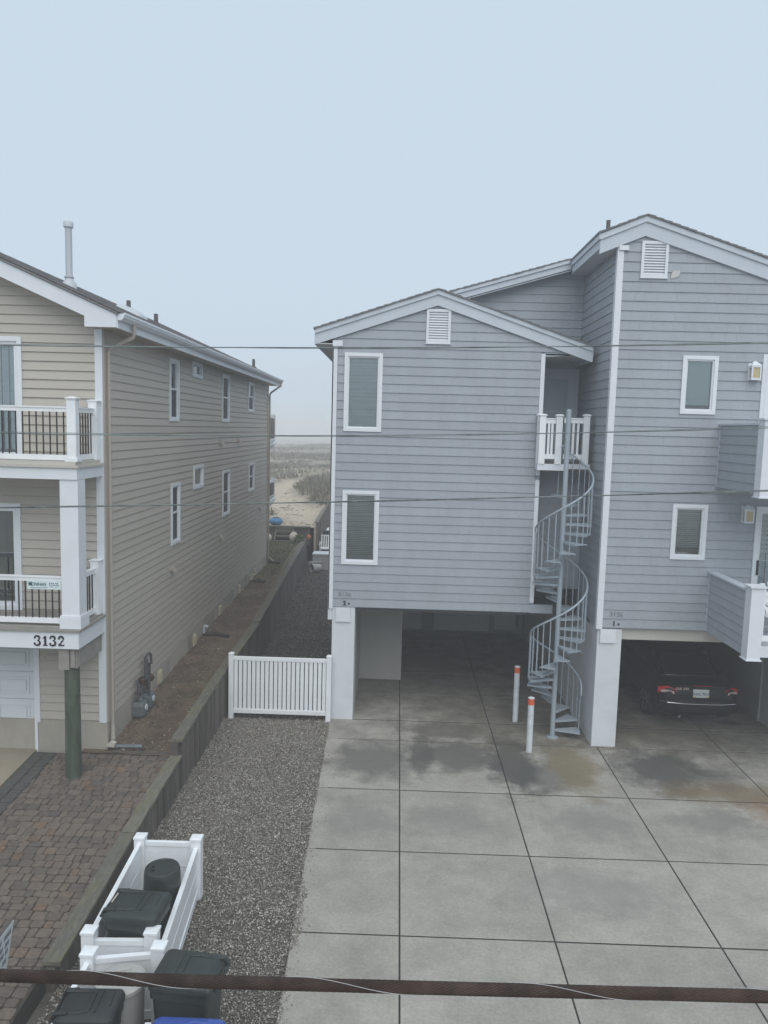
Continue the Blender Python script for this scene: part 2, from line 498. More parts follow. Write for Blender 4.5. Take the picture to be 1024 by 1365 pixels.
# ------------------------------------------------------------------ mesh builder
class MB:
    def __init__(self):
        self.v, self.f = [], []

    def add(self, vs, fs):
        n = len(self.v)
        self.v += [tuple(p) for p in vs]
        self.f += [tuple(n + i for i in q) for q in fs]
        return self

    def hexa(self, p):      # 8 points: bottom ring 0-3, top ring 4-7
        return self.add(p, [(3, 2, 1, 0), (4, 5, 6, 7), (0, 1, 5, 4), (1, 2, 6, 5), (2, 3, 7, 6), (3, 0, 4, 7)])

    def box(self, x0, y0, z0, x1, y1, z1):
        return self.hexa([(x0, y0, z0), (x1, y0, z0), (x1, y1, z0), (x0, y1, z0), (x0, y0, z1), (x1, y0, z1), (x1, y1, z1), (x0, y1, z1)])

    def cbox(self, x0, y0, z0, x1, y1, z1, c):      # top edge chamfered
        return self.loft([[(x0, y0, z0), (x1, y0, z0), (x1, y1, z0), (x0, y1, z0)], [(x0, y0, z1 - c), (x1, y0, z1 - c), (x1, y1, z1 - c), (x0, y1, z1 - c)], [(x0 + c, y0 + c, z1), (x1 - c, y0 + c, z1), (x1 - c, y1 - c, z1), (x0 + c, y1 - c, z1)]])

    def prism(self, pts, axis, a0, a1):
        n = len(pts)

        def P(p, a):
            return {'x': (a, p[0], p[1]), 'y': (p[0], a, p[1]), 'z': (p[0], p[1], a)}[axis]
        vs = [P(p, a0) for p in pts] + [P(p, a1) for p in pts]
        fs = [tuple(range(n))[::-1], tuple(range(n, 2 * n))] + [(i, (i + 1) % n, n + (i + 1) % n, n + i) for i in range(n)]
        return self.add(vs, fs)

    def loft(self, rings, cap=True, closed=True):
        n = len(rings[0])
        vs = [p for r in rings for p in r]
        fs = []
        for k in range(len(rings) - 1):
            for i in range(n if closed else n - 1):
                j = (i + 1) % n
                fs.append((k * n + i, k * n + j, (k + 1) * n + j, (k + 1) * n + i))
        if cap:
            fs.append(tuple(range(n))[::-1])
            fs.append(tuple((len(rings) - 1) * n + i for i in range(n)))
        return self.add(vs, fs)

    def tube(self, path, r, n=8, cap=True):
        path = [Vector(p) for p in path]
        rs = r if isinstance(r, (list, tuple)) else [r] * len(path)
        rings = []
        prev = None
        for i, p in enumerate(path):
            a = path[max(i - 1, 0)]
            b = path[min(i + 1, len(path) - 1)]
            t = (b - a).normalized()
            if prev is None:
                ref = Vector((0, 0, 1)) if abs(t.z) < .9 else Vector((1, 0, 0))
                e1 = t.cross(ref).normalized()
            else:
                e1 = (prev - t * prev.dot(t)).normalized()
            prev = e1
            e2 = t.cross(e1)
            rings.append([p + (e1 * math.cos(2 * PI * k / n) + e2 * math.sin(2 * PI * k / n)) * rs[i] for k in range(n)])
        return self.loft(rings, cap)

    def bar(self, p0, p1, w, h, up=(0, 0, 1)):
        p0, p1 = Vector(p0), Vector(p1)
        t = (p1 - p0).normalized()
        s = t.cross(Vector(up)).normalized()
        q = s.cross(t)
        c = [s * (-w / 2) + q * (-h / 2), s * (w / 2) + q * (-h / 2), s * (w / 2) + q * (h / 2), s * (-w / 2) + q * (h / 2)]
        return self.hexa([p0 + k for k in c] + [p1 + k for k in c])

    def lathe(self, prof, cx=0, cy=0, n=20, cap=True):
        return self.loft([[(cx + r * math.cos(2 * PI * k / n), cy + r * math.sin(2 * PI * k / n), z) for k in range(n)] for r, z in prof], cap)

    def xf(self, Mx):
        self.v = [tuple(Mx @ Vector(p)) for p in self.v]
        return self


ORG = {}


def link(o, parent=None, label=None, cat=None, group=None, kind=None):
    COL.objects.link(o)
    if parent is not None:
        o.parent = parent
    if label:
        o['label'] = label
    if cat:
        o['category'] = cat
    if group:
        o['group'] = group
    if kind:
        o['kind'] = kind
    return o


def root(name, loc, label=None, cat=None, group=None, kind=None, rz=0.0):
    o = bpy.data.objects.new(name, None)
    o.empty_display_size = .2
    o.location = loc
    o.rotation_euler = (0, 0, rz)
    ORG[o.name] = Vector(loc)
    return link(o, None, label, cat, group, kind)


def build(name, mb, m, parent=None, local=False, smooth=False, bevel=0, recalc=True, **kw):
    org = Vector((0, 0, 0))
    if parent is not None and not local:
        p = parent
        while p.parent is not None:
            p = p.parent
        org = ORG.get(p.name, Vector((0, 0, 0)))
    me = bpy.data.meshes.new(name)
    me.from_pydata([(a - org.x, b - org.y, c - org.z) for a, b, c in mb.v], [], mb.f)
    if recalc:
        bm = bmesh.new()
        bm.from_mesh(me)
        bmesh.ops.recalc_face_normals(bm, faces=bm.faces)
        bm.to_mesh(me)
        bm.free()
    me.materials.append(MT[m] if isinstance(m, str) else m)
    if smooth:
        me.polygons.foreach_set('use_smooth', [True] * len(me.polygons))
        try:
            me.set_sharp_from_angle(angle=math.radians(40))
        except Exception:
            pass
    o = bpy.data.objects.new(name, me)
    if bevel:
        b = o.modifiers.new('bevel', 'BEVEL')
        b.width = bevel
        b.segments = 2
        b.limit_method = 'ANGLE'
    link(o, parent, **kw)
    return o


def copy_part(o, parent, off):
    c = o.copy()
    COL.objects.link(c)
    c.parent = parent
    c.location = Vector(o.location) + Vector(off)
    return c


# frames: (u, z, n) -> world, n = outward
def F_front(Y):
    return lambda u, z, n: (u, Y - n, z)


def F_east(X):      # faces +X
    return lambda u, z, n: (X + n, u, z)


def F_west(X):
    return lambda u, z, n: (X - n, u, z)


def slab8(fr, uL0, uR0, z0, uL1, uR1, z1, nb0, nf0, nb1, nf1):
    return [fr(uL0, z0, nb0), fr(uR0, z0, nb0), fr(uR0, z0, nf0), fr(uL0, z0, nf0), fr(uL1, z1, nb1), fr(uR1, z1, nb1), fr(uR1, z1, nf1), fr(uL1, z1, nf1)]


def strips(z0, z1, holes):
    zs = sorted({z0, z1} | {z for h in holes for z in h[2:4] if z0 + .004 < z < z1 - .004})
    return list(zip(zs[:-1], zs[1:]))


def intervals(rng, za, zb, holes):
    """u-intervals ((uL at za, uL at zb), (uR at za, uR at zb)) minus the holes that cover this strip."""
    (a0, b0), (a1, b1) = rng(za), rng(zb)
    segs = [((a0, a1), (b0, b1))]
    zm = (za + zb) / 2
    for h in holes:
        if not h[2] < zm < h[3]:
            continue
        out = []
        for L, R in segs:
            lo, hi = min(L), max(R)
            if h[1] <= lo or h[0] >= hi:
                out.append((L, R))
                continue
            if h[0] > max(L):
                out.append((L, (h[0], h[0])))
            if h[1] < min(R):
                out.append(((h[1], h[1]), R))
        segs = out
    return [s for s in segs if max(s[1]) - min(s[0]) > .01]


def siding(parent, m, fr, zlist, rng, holes=(), t=(.022, .004), shake=None, name='siding_board', jig=.0006, gap=.012):
    for i in range(len(zlist) - 1):
        z0, z1 = zlist[i], zlist[i + 1]
        h = z1 - z0

        def nf(z):
            k = max(0, (z - z0 - gap) / (h - gap))
            return t[0] * (1 - k) + t[1] * k
        cuts = []
        if shake:
            lo = min(rng(z0)[0], rng(z1)[0])
            hi = max(rng(z0)[1], rng(z1)[1])
            u = lo + random.uniform(.02, .2)
            while u < hi:
                cuts.append(u)
                u += random.uniform(*shake)
        offs = [random.uniform(-jig, jig) for _ in range(len(cuts) + 2)]
        groups = []
        for za, zb in strips(z0 + gap, z1 + .003, holes):
            for L, R in intervals(rng, za, zb, holes):
                lo, hi = min(L), max(R)
                hit = [q for q in groups if q[0] < hi - .002 and q[1] > lo + .002]
                mb = MB()
                for q in hit:
                    mb.add(q[2].v, q[2].f)
                    groups.remove(q)
                    lo, hi = min(lo, q[0]), max(hi, q[1])
                groups.append((lo, hi, mb))
                cs = [c for c in cuts if max(L) + .03 < c < min(R) - .03]
                ed = [L] + [(c, c) for c in cs] + [R]
                for k in range(len(ed) - 1):
                    d = offs[k % len(offs)] if shake else 0
                    g0 = .0007 if shake and k > 0 else 0
                    g1 = .0007 if shake and k < len(ed) - 2 else 0
                    A, B = ed[k], ed[k + 1]
                    mb.hexa(slab8(fr, A[0] + g0, B[0] - g1, za, A[1] + g0, B[1] - g1, zb, 0, max(nf(za) + d, .001), 0, max(nf(zb) + d, .001)))
        for q in groups:
            build(name, q[2], m, parent)


def wall_panel(parent, m, fr, z0, z1, rng, holes=(), depth=.1, name='wall', extra=()):
    mb = MB()
    zs = sorted({z0, z1} | {z for h in holes for z in h[2:4] if z0 < z < z1} | set(extra))
    for za, zb in zip(zs[:-1], zs[1:]):
        for L, R in intervals(rng, za, zb, holes):
            mb.hexa(slab8(fr, L[0], R[0], za, L[1], R[1], zb, -depth, -.001, -depth, -.001))
    return build(name, mb, m, parent)


def frame_ring(mb, fr, u0, u1, z0, z1, w, n0, n1):
    for a, b, c, d in ((u0, u1, z1 - w, z1), (u0, u1, z0, z0 + w), (u0, u0 + w, z0 + w, z1 - w), (u1 - w, u1, z0 + w, z1 - w)):
        mb.hexa(slab8(fr, a, b, c, a, b, d, n0, n1, n0, n1))


def window(parent, fr, u0, u1, z0, z1, blind=None, frame='white_paint', w=.065, name='window', sash=None, bpitch=.032, blind_to=None, screen=False, tilt=.35):
    """window > frame, pane, blind."""
    mb = MB()
    frame_ring(mb, fr, u0, u1, z0, z1, w, -.02, .034)
    wi = build(name, mb, frame, parent)
    a0, a1, b0, b1 = u0 + w, u1 - w, z0 + w, z1 - w
    mb = MB()
    frame_ring(mb, fr, a0, a1, b0, b1, .028, -.05, .012)
    if sash is not None:
        zz = b0 + (b1 - b0) * sash
        mb.hexa(slab8(fr, a0 + .028, a1 - .028, zz - .018, a0 + .028, a1 - .028, zz + .018, -.045, .006, -.045, .006))
    build('frame', mb, frame, wi)
    mb = MB()
    mb.hexa(slab8(fr, a0 + .02, a1 - .02, b0 + .02, a0 + .02, a1 - .02, b1 - .02, -.030, -.026, -.030, -.026))
    build('pane', mb, 'glass', wi)
    if screen:
        mb = MB()
        mb.hexa(slab8(fr, a0 + .02, a1 - .02, b0 + .02, a0 + .02, a1 - .02, b0 + .02 + (b1 - b0 - .04) * screen, -.020, -.017, -.020, -.017))
        build('insect_screen', mb, 'screen', wi)
    if blind:
        mb = MB()
        z = b1 - .03
        zlow = b0 + .02 if blind_to is None else blind_to
        while z > zlow:
            d = bpitch * tilt * (1.25 - .75 * (z - b0) / (b1 - b0))
            j = random.uniform(-.002, .002)
            mb.hexa(slab8(fr, a0 + .03, a1 - .03, z - bpitch * .46 + j, a0 + .03, a1 - .03, z + bpitch * .46 + j, -.080 - d, -.078 - d, -.080 + d, -.078 + d))
            z -= bpitch
        build('blind', mb, blind, wi)
        mb = MB()
        mb.hexa(slab8(fr, a0 - .02, a1 + .02, b0 - .02, a0 - .02, a1 + .02, b1 + .02, -.16, -.15, -.16, -.15))
        build('unlit_room_backing', mb, 'dark_room', wi)  # dark sheet stands in for the unlit room behind the blind
    else:
        mb = MB()
        mb.hexa(slab8(fr, a0 - .02, a1 + .02, b0 - .02, a0 - .02, a1 + .02, b1 + .02, -.22, -.21, -.22, -.21))
        build('unlit_room_backing', mb, 'dark_room', wi)  # dark sheet stands in for the unlit room behind the pane
    return wi


def text_mesh(s, size, ext, align='LEFT', shear=0, offset=0.0, space=1.0):
    cu = bpy.data.curves.new('lettering', 'FONT')
    cu.body = s
    cu.size = size
    cu.extrude = ext
    cu.align_x = align
    cu.shear = shear
    cu.offset = offset
    cu.space_character = space
    ob = bpy.data.objects.new('lettering', cu)
    COL.objects.link(ob)
    dg = bpy.context.evaluated_depsgraph_get()
    me = bpy.data.meshes.new_from_object(ob.evaluated_get(dg))
    bpy.data.objects.remove(ob)
    mb = MB()
    mb.v = [tuple(v.co) for v in me.vertices]
    mb.f = [tuple(p.vertices) for p in me.polygons]
    bpy.data.meshes.remove(me)
    return mb


def stand_text(mb, x, y, z):      # text facing -Y, reading along +X
    mb.v = [(x + a, y - c, z + b) for a, b, c in mb.v]
    return mb


# ------------------------------------------------------------------ ground and air
mb = MB()
mb.add([(-400, -60, -.16), (400, -60, -.16), (400, 600, -.16), (-400, 600, -.16)], [(0, 1, 2, 3)])
build('ground', mb, 'ground', kind='structure', label='plain ground under and around the two plots')


def grid_mesh(name, xs, ys, hf, m, attr=None, warp=None, **kw):
    V = [(x + (warp(y) if warp else 0), y, hf(x + (warp(y) if warp else 0), y)) for y in ys for x in xs]
    nx = len(xs)
    Fc = [(j * nx + i, j * nx + i + 1, (j + 1) * nx + i + 1, (j + 1) * nx + i) for j in range(len(ys) - 1) for i in range(nx - 1)]
    mb = MB()
    mb.v, mb.f = V, Fc
    o = build(name, mb, m, smooth=True, recalc=False, **kw)
    if attr:
        an, af = attr
        at = o.data.attributes.new(an, 'FLOAT', 'POINT')
        at.data.foreach_set('value', [af(x, y) for x, y, z in V])
    return o


def hash2(x, y):
    return math.sin(x * 12.9898 + y * 78.233) * 43758.5453 % 1.0


def vnoise(x, y):
    ix, iy = math.floor(x), math.floor(y)
    fx, fy = x - ix, y - iy
    fx, fy = fx * fx * (3 - 2 * fx), fy * fy * (3 - 2 * fy)
    a, b, c, d = hash2(ix, iy), hash2(ix + 1, iy), hash2(ix, iy + 1), hash2(ix + 1, iy + 1)
    return a + (b - a) * fx + (c - a) * fy + (a - b - c + d) * fx * fy


def fbm(x, y, o=4):
    s, a = 0, .5
    for _ in range(o):
        s += a * vnoise(x, y)
        x, y, a = x * 2.03 + 5.1, y * 2.03 + 1.7, a * .5
    return s


def wall_x(Y):      # outer face of the timber retaining wall
    return -3.34 if Y < 18.4 else -3.34 - .038 * (Y - 18.4)


def wall2_x(Y):      # the taller stretch beyond the bulkhead
    return -3.60 - .0357 * (Y - 35)


def slab_edge(Y):
    return -1.235 + max(0, 14.85 - Y) * .0245


# gravel bed
mb = MB()
mb.add([(-3.6, 3.0, -.03), (-.85, 3.0, -.03), (-1.0, 14.6, -.03), (-3.5, 14.6, -.03)], [(0, 1, 2, 3)])
build('gravel_bed', mb, 'gravel_bed', kind='structure')
mb = MB()
mb.add([(-3.5, 14.6, -.028), (-1.1, 14.6, -.028), (-1.1, 37, -.028), (-4.3, 37, -.028)], [(0, 1, 2, 3)])
build('alley_bed', mb, 'gravel_bed', kind='structure')


def stones(name, pts, sizes, m, label):
    """Irregular little stones (a squashed, jittered octahedron each) joined into one mesh."""
    rng = np.random.default_rng(11)
    n = len(pts)
    base = np.array([[1, 0, 0], [0, 1, 0], [-1, 0, 0], [0, -1, 0], [0, 0, 1], [0, 0, -1]], float)
    fc = np.array([[0, 1, 4], [1, 2, 4], [2, 3, 4], [3, 0, 4], [1, 0, 5], [2, 1, 5], [3, 2, 5], [0, 3, 5]])
    v = np.repeat(base[None], n, 0)
    v += rng.normal(0, .22, v.shape)
    v *= np.stack([rng.uniform(.8, 1.25, n), rng.uniform(.6, 1.0, n), rng.uniform(.45, .75, n)], 1)[:, None, :]
    a = rng.uniform(0, 2 * np.pi, n)
    ca, sa = np.cos(a)[:, None], np.sin(a)[:, None]
    x = v[..., 0] * ca - v[..., 1] * sa
    y = v[..., 0] * sa + v[..., 1] * ca
    v = np.stack([x, y, v[..., 2]], -1) * sizes[:, None, None] + pts[:, None, :]
    f = fc[None] + (np.arange(n) * 6)[:, None, None]
    me = bpy.data.meshes.new(name)
    me.vertices.add(n * 6)
    me.vertices.foreach_set('co', v.reshape(-1))
    me.loops.add(n * 24)
    me.loops.foreach_set('vertex_index', f.reshape(-1).astype(np.int32))
    me.polygons.add(n * 8)
    me.polygons.foreach_set('loop_start', np.arange(0, n * 24, 3, dtype=np.int32))
    me.polygons.foreach_set('loop_total', np.full(n * 8, 3, np.int32))
    me.update()
    me.validate()
    me.materials.append(MT[m])
    o = bpy.data.objects.new(name, me)
    return link(o, None, label=label, kind='stuff')


R = np.random.default_rng(5)
n = 82000
Y = 4.6 + (14.75 - 4.6) * R.random(n) ** .9
e = -1.235 + np.maximum(0, 14.85 - Y) * .0245
rag = np.where(Y < 9.3, .055 + .045 * np.sin(Y * 3.1) + .035 * np.sin(Y * 7.7 + 1) + .02 * np.sin(Y * 19), .012 + .012 * np.sin(Y * 5))
X = -3.36 + (e + rag + 3.36) * R.random(n)
Z = np.full(n, -.022) + R.random(n) * .016
Z = np.where(X > e - .004, .003 + R.random(n) * .006, Z)
s1 = R.uniform(.006, .0155, n) * np.where(R.random(n) < .04, 1.5, 1)
# spilled stones on the slab edge
k = 420
Ys = 4.8 + 9 * R.random(k) ** 1.6
es = -1.235 + (14.85 - Ys) * .0245
Xs = es + np.abs(R.normal(0, .09, k))
Zs = np.full(k, .006)
P_ = np.stack([np.r_[X, Xs], np.r_[Y, Ys], np.r_[Z, Zs]], 1)
keep = ~((P_[:, 0] > es.max()) & (P_[:, 1] > 14.7))
stones('gravel', P_[keep], np.r_[s1, R.uniform(.006, .012, k)][keep], 'gravel', 'loose grey gravel strip beside the concrete driveway')
n = 24000
Y = 14.75 + 20.5 * R.random(n) ** 1.25
wx = np.where(Y < 18.4, -3.34, -3.34 - .038 * (Y - 18.4))
X = wx + .02 + (-1.22 - wx) * R.random(n)
stones('alley_gravel', np.stack([X, Y, -.02 + R.random(n) * .016], 1), R.uniform(.011, .026, n), 'gravel_dark', 'dark gravel in the alley behind the white gate')

# ------------------------------------------------------------------ concrete driveway: slabs with open joints
drive = root('concrete_driveway', (0, 0, 0), 'concrete driveway of large square slabs with dark joints', None, None, 'structure')
mb = MB()
mb.box(-1.0, 2.2, -.14, 12.0, 22.0, -.007)
build('joint_bed', mb, 'joint', drive)
xs_j = [None, .165, 1.955, 3.86, 6.2, 8.2, 10.2, 12.0]
ys_j = [2.3, 4.6, 6.46, 8.28, 10.06, 11.88, 13.87, 14.87, 16.4, 17.95, 20.0, 22.0]
for i in range(len(xs_j) - 1):
    for j in range(len(ys_j) - 1):
        y0, y1 = ys_j[j], ys_j[j + 1]
        GY = {14.87: .021, 13.87: .014, 11.88: .017, 16.4: .012, 17.95: .012}
        gy0, gy1 = GY.get(y0, .014), GY.get(y1, .014)
        g = .0095
        xa0 = xs_j[i] + g if xs_j[i] is not None else slab_edge(y0)
        xa1 = xs_j[i] + g if xs_j[i] is not None else slab_edge(y1)
        xb = xs_j[i + 1] - g
        s = .0207 * 0
        a = .022 * .5
        mb = MB()
        c = .005
        top = random.uniform(-.0015, .0015)
        bt = -.048
        q = [(xa0, y0 + gy0), (xb, y0 + gy0), (xb, y1 - gy1), (xa1, y1 - gy1)]
        qi = [(xa0 + c, y0 + gy0 + c), (xb - c, y0 + gy0 + c), (xb - c, y1 - gy1 - c), (xa1 + c, y1 - gy1 - c)]
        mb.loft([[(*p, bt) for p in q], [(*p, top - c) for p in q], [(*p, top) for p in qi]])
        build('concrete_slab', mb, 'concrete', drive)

# ------------------------------------------------------------------ soil strip beside the beige house
def soil_z(x, y):
    pts = [(11.6, .575), (13, .66), (16, .80), (20, .90), (27, 1.02), (30, 1.0), (32.6, .92)]
    z = pts[-1][1]
    for (a, za), (b, zb) in zip(pts[:-1], pts[1:]):
        if y <= b:
            z = za + (zb - za) * (y - a) / (b - a)
            break
    return z + .05 * (fbm(x * 2.5, y * 2.5) - .5) + .02 * (fbm(x * 9, y * 9) - .5)


def soil_green(x, y):
    g = max(0, min(1, (y - 23) / 4)) * (.3 + .9 * fbm(x * 1.3, y * .8))
    return max(0, min(1, g + max(0, fbm(x * 1.1 + 7, y * .7) - .55) * 1.4))


grid_mesh('soil_strip', [-9 + i * .12 for i in range(48)], [11.62 + j * .16 for j in range(132)], lambda x, y: soil_z(x, y) - (0.0 if x < wall_x(y) - .09 else 1.3) - (.3 if x < -5 and y < 26 else 0), 'soil', ('green', soil_green), kind='structure', label='bare brown soil strip between beige house and timber wall')

# litter and leaves
R2 = np.random.default_rng(3)
mb = MB()
for _ in range(2600):
    y = 11.7 + 17 * R2.random() ** 1.5
    x = -4.5 + (wall_x(y) - .28 + 4.5) * R2.random()
    z = soil_z(x, y) + .012
    a, l, w = R2.random() * 6.3, R2.uniform(.01, .035), R2.uniform(.006, .016)
    dx, dy = math.cos(a), math.sin(a)
    t = R2.uniform(-.008, .012)
    mb.add([(x - dx * l, y - dy * l, z), (x + dy * w, y - dx * w, z + t), (x + dx * l, y + dy * l, z + .003), (x - dy * w, y + dx * w, z - t * .5 + .004)], [(0, 1, 2, 3)])
build('leaf_litter', mb, random_ramp_mat('leaf_litter', [(0, (.05, .035, .025)), (.5, (.13, .10, .07)), (.9, (.22, .19, .14)), (1, (.45, .43, .38))], 'island'), kind='stuff', label='dead leaves and scraps on the bare soil strip', recalc=False)
# lawn blades toward the rear
mb = MB()
for _ in range(9000):
    y = 22.5 + 9.6 * R2.random() ** .8
    x = -5.6 + (wall_x(y) - .3 + 5.6) * R2.random()
    if (x < -4.5 and y < 26.6) or R2.random() > soil_green(x, y) + .15:
        continue
    z = soil_z(x, y) - .01
    a, l = R2.random() * 6.3, R2.uniform(.03, .075)
    dx, dy = math.cos(a) * .012, math.sin(a) * .012
    lx, ly = R2.normal(0, .02), R2.normal(0, .02)
    mb.add([(x - dx, y - dy, z), (x + dx, y + dy, z), (x + lx, y + ly, z + l)], [(0, 1, 2)])
build('lawn_grass', mb, mat('lawn_blade', (.095, .105, .045), .9, .3, 3, island=.4), kind='stuff', label='thin yellowish grass behind the beige house', recalc=False)

# ------------------------------------------------------------------ dunes
PATH = [(-2.0, 33.2), (-4.2, 36.5), (-6.4, 42.5), (-8.3, 50.0), (-7.6, 57.0), (-6.0, 62.0), (-4.0, 70)]


def seg_d(x, y, a, b):
    ax, ay, bx, by = *a, *b
    t = max(0, min(1, ((x - ax) * (bx - ax) + (y - ay) * (by - ay)) / ((bx - ax) ** 2 + (by - ay) ** 2)))
    return math.hypot(x - ax - t * (bx - ax), y - ay - t * (by - ay)), t


def path_mask(x, y):
    if y > 78:
        return 0
    best = 0
    ws = [1.0, 1.25, 1.3, 1.3, .7, .45, .3]
    for k in range(len(PATH) - 1):
        d, t = seg_d(x, y, PATH[k], PATH[k + 1])
        w = (ws[k] + (ws[k + 1] - ws[k]) * t) * (.65 + .7 * fbm(x * .6, y * .5))
        best = max(best, min(1, max(0, (w * 1.25 - d) / (w * .5))))
    return best


def dune_sand(x, y):
    s = path_mask(x, y)
    if y < 40:
        s = max(s, min(1, (40 - y) / 5) * (.1 + .95 * fbm(x * 1.1, y * 1.4)))
    return min(1, s)


def dune_z(x, y):
    if y < 50 and x > wall2_x(y) - .055:
        return -.1
    z = 1.5 + .8 * max(0, min(1, (y - 33) / 30)) - .95 * max(0, min(1, (y - 70) / 95))
    amp = max(0, min(1, (y - 38) / 25))
    z += amp * (1.4 * (fbm(x * .06 + 3, y * .075) - .5) + .7 * (fbm(x * .22, y * .25 + 9) - .5))
    z += .14 * (fbm(x * 1.1, y * 1.2) - .5) + .05 * (fbm(x * 4, y * 4) - .5)
    ridge = math.exp(-((y - 165 - .25 * x) / 30) ** 2)
    z += ridge * (.1 + .05 * (x + 20))
    z -= .3 * path_mask(x, y)
    if y > 190:
        z -= min(4, (y - 190) * .06)
    return z


dxs = [-150, -110, -80, -60, -45] + [-33 + i * .55 for i in range(60)] + [-.06, -.05] + [.5 + i * .8 for i in range(24)] + [25, 35, 50, 70, 100, 140]
dys = [32.72 + .35 * j for j in range(40)] + [46.8, 47.5, 48.2, 48.9, 49.6, 49.99] + [50.0 + .7 * j for j in range(35)] + [75 + 1.3 * j for j in range(40)] + [129 + 2.2 * j for j in range(30)] + [200, 215, 240, 290]
grid_mesh('dunes', dxs, dys, dune_z, 'dune', ('sand', dune_sand), warp=lambda y: wall2_x(min(y, 60)), kind='structure', label='pale sand dunes with a trodden path fading into the fog')
mb = MB()
cnt = 0
while cnt < 23000:
    y = 36 + 150 * R2.random() ** 1.35
    x = -3.4 - .125 * (y - 20) + R2.uniform(-1, 1) * (5 + y * .13)
    g = fbm(x * .16 + 20, y * .16)
    if path_mask(x, y) > .15 or R2.random() > max(0, (g - .36)) * 4.5 or (y < 40 and R2.random() < .75):
        cnt += .34
        continue
    cnt += 1
    z = dune_z(x, y) - .02
    for _ in range(3):
        a = R2.random() * 6.3
        l = R2.uniform(.18, .5)
        w = .02 + y * .0005
        dx, dy = math.cos(a) * w, math.sin(a) * w
        lx, ly = R2.normal(0, .16), R2.normal(0, .16)
        ox, oy = R2.normal(0, .09), R2.normal(0, .09)
        mb.add([(x + ox - dx, y + oy - dy, z), (x + ox + dx, y + oy + dy, z), (x + ox + lx, y + oy + ly, z + l)], [(0, 1, 2)])
mb2 = MB()
for _ in range(1300):
    y = 32.9 + 16 * R2.random() ** 1.2
    x = wall2_x(y) - .1 - 6 * R2.random()
    if fbm(x * .9 + 4, y * 1.3) < .5:
        continue
    z = dune_z(x, y) + .012
    a, l, w = R2.normal(0, .5), R2.uniform(.03, .16), R2.uniform(.008, .03)
    dx, dy = math.cos(a), math.sin(a)
    mb2.add([(x - dx * l, y - dy * l, z), (x + dy * w, y - dx * w, z + .02), (x + dx * l, y + dy * l, z + .006), (x - dy * w, y + dx * w, z + .03)], [(0, 1, 2, 3)])
build('beach_wrack', mb2, mat('dry_wrack', (.11, .09, .07), .9, .3, 5, island=.5), kind='stuff', label='dry stems and litter scattered over the sand', recalc=False)
build('dune_grass', mb, 'grass', kind='stuff', label='grey olive dune grass covering the sand ridge', recalc=False)

# ------------------------------------------------------------------ paver driveway of the beige house
def pz(y):
    return .553 - .0637 * (11.75 - y)


pave = root('paver_driveway', (0, 0, 0), 'brown clay paver driveway sloping up to the beige house', None, None, 'structure')
mb = MB()
mb.hexa([(-9, 3.5, -.1), (-3.46, 3.5, -.1), (-3.46, 11.66, -.1), (-9, 11.66, -.1), (-9, 3.5, pz(3.5) - .02), (-3.46, 3.5, pz(3.5) - .02), (-3.46, 11.66, pz(11.66) - .02), (-9, 11.66, pz(11.66) - .02)])
build('paver_bed', mb, 'paver_bed', pave)
pavers = []
y = 11.64
row = 0
while y > 4.2:
    d = random.choice((.115, .13, .14, .145, .15))
    x = -5.30 + random.uniform(-.1, 0) if y > 10.2 else -6.6 + random.uniform(-.1, 0)
    if y <= 10.2:
        pass
    while x < -3.50:
        w = random.choice((.10, .13, .15, .17, .19))
        x1 = min(x + w, -3.475)
        if x1 - x > .04:
            pavers.append((max(x, -5.30), y - d, x1, y))
        x = x1
    y -= d
    row += 1
pavers = [p for p in pavers if p[2] - p[0] > .03]


def paver_mesh(mb, p):
    x0, y0, x1, y1 = p
    g = random.uniform(.003, .005)
    x0, y0, x1, y1 = x0 + g, y0 + g, x1 - g, y1 - g
    c = .012
    dz = random.uniform(-.004, .004)
    tx, ty = random.uniform(-.004, .004), random.uniform(-.004, .004)

    def j():
        return random.uniform(-.006, .006)
    k = .018
    q = [(x0 + k, y0 + j() * .4), (x1 - k + j(), y0 + j() * .4), (x1, y0 + k), (x1 + j() * .4, y1 - k), (x1 - k + j(), y1 + j() * .4), (x0 + k, y1 + j() * .4), (x0 + j() * .4, y1 - k), (x0, y0 + k)]
    mx, my = (x0 + x1) / 2, (y0 + y1) / 2
    qi = [(mx + (a - mx) * .86, my + (b - my) * .86) for a, b in q]

    def top(a, b):
        return pz(b) + dz + (a - mx) * tx / .1 + (b - my) * ty / .1
    mb.loft([[(a, b, pz(b) - .05) for a, b in q], [(a, b, top(a, b) - .006) for a, b in q], [(a, b, top(a, b)) for a, b in qi]])


vis = [p for p in pavers if seen((p[0] + p[2]) / 2, (p[1] + p[3]) / 2, pz(p[1]))]
vis.sort(key=lambda p: (p[1], p[0]))
near = vis[:285]
ns = set(near)
for p in near:
    mb = MB()
    paver_mesh(mb, p)
    build('paver', mb, 'paver', pave)
mb = MB()
for p in pavers:
    if p not in ns:
        paver_mesh(mb, p)
build('far_pavers', mb, 'paver_i', pave, kind='stuff')
# charcoal border rows along the apron
mb = MB()
y = 11.62
while y > 9.2:
    for x in (-5.66, -5.48):
        mb2 = MB()
        paver_mesh(mb2, (x, y - .11, x + .178, y))
        mb.add(mb2.v, mb2.f)
    y -= .112
build('border_pavers', mb, 'paver_dark', pave, kind='stuff')
mb = MB()
mb.hexa([(-9, 3.6, -.1), (-5.68, 3.6, -.1), (-5.68, 11.74, -.1), (-9, 11.74, -.1), (-9, 3.6, pz(3.6) - .006), (-5.68, 3.6, pz(3.6) - .006), (-5.68, 11.74, pz(11.74) - .006), (-9, 11.74, pz(11.74) - .006)])
build('concrete_apron', mb, 'apron', kind='structure')

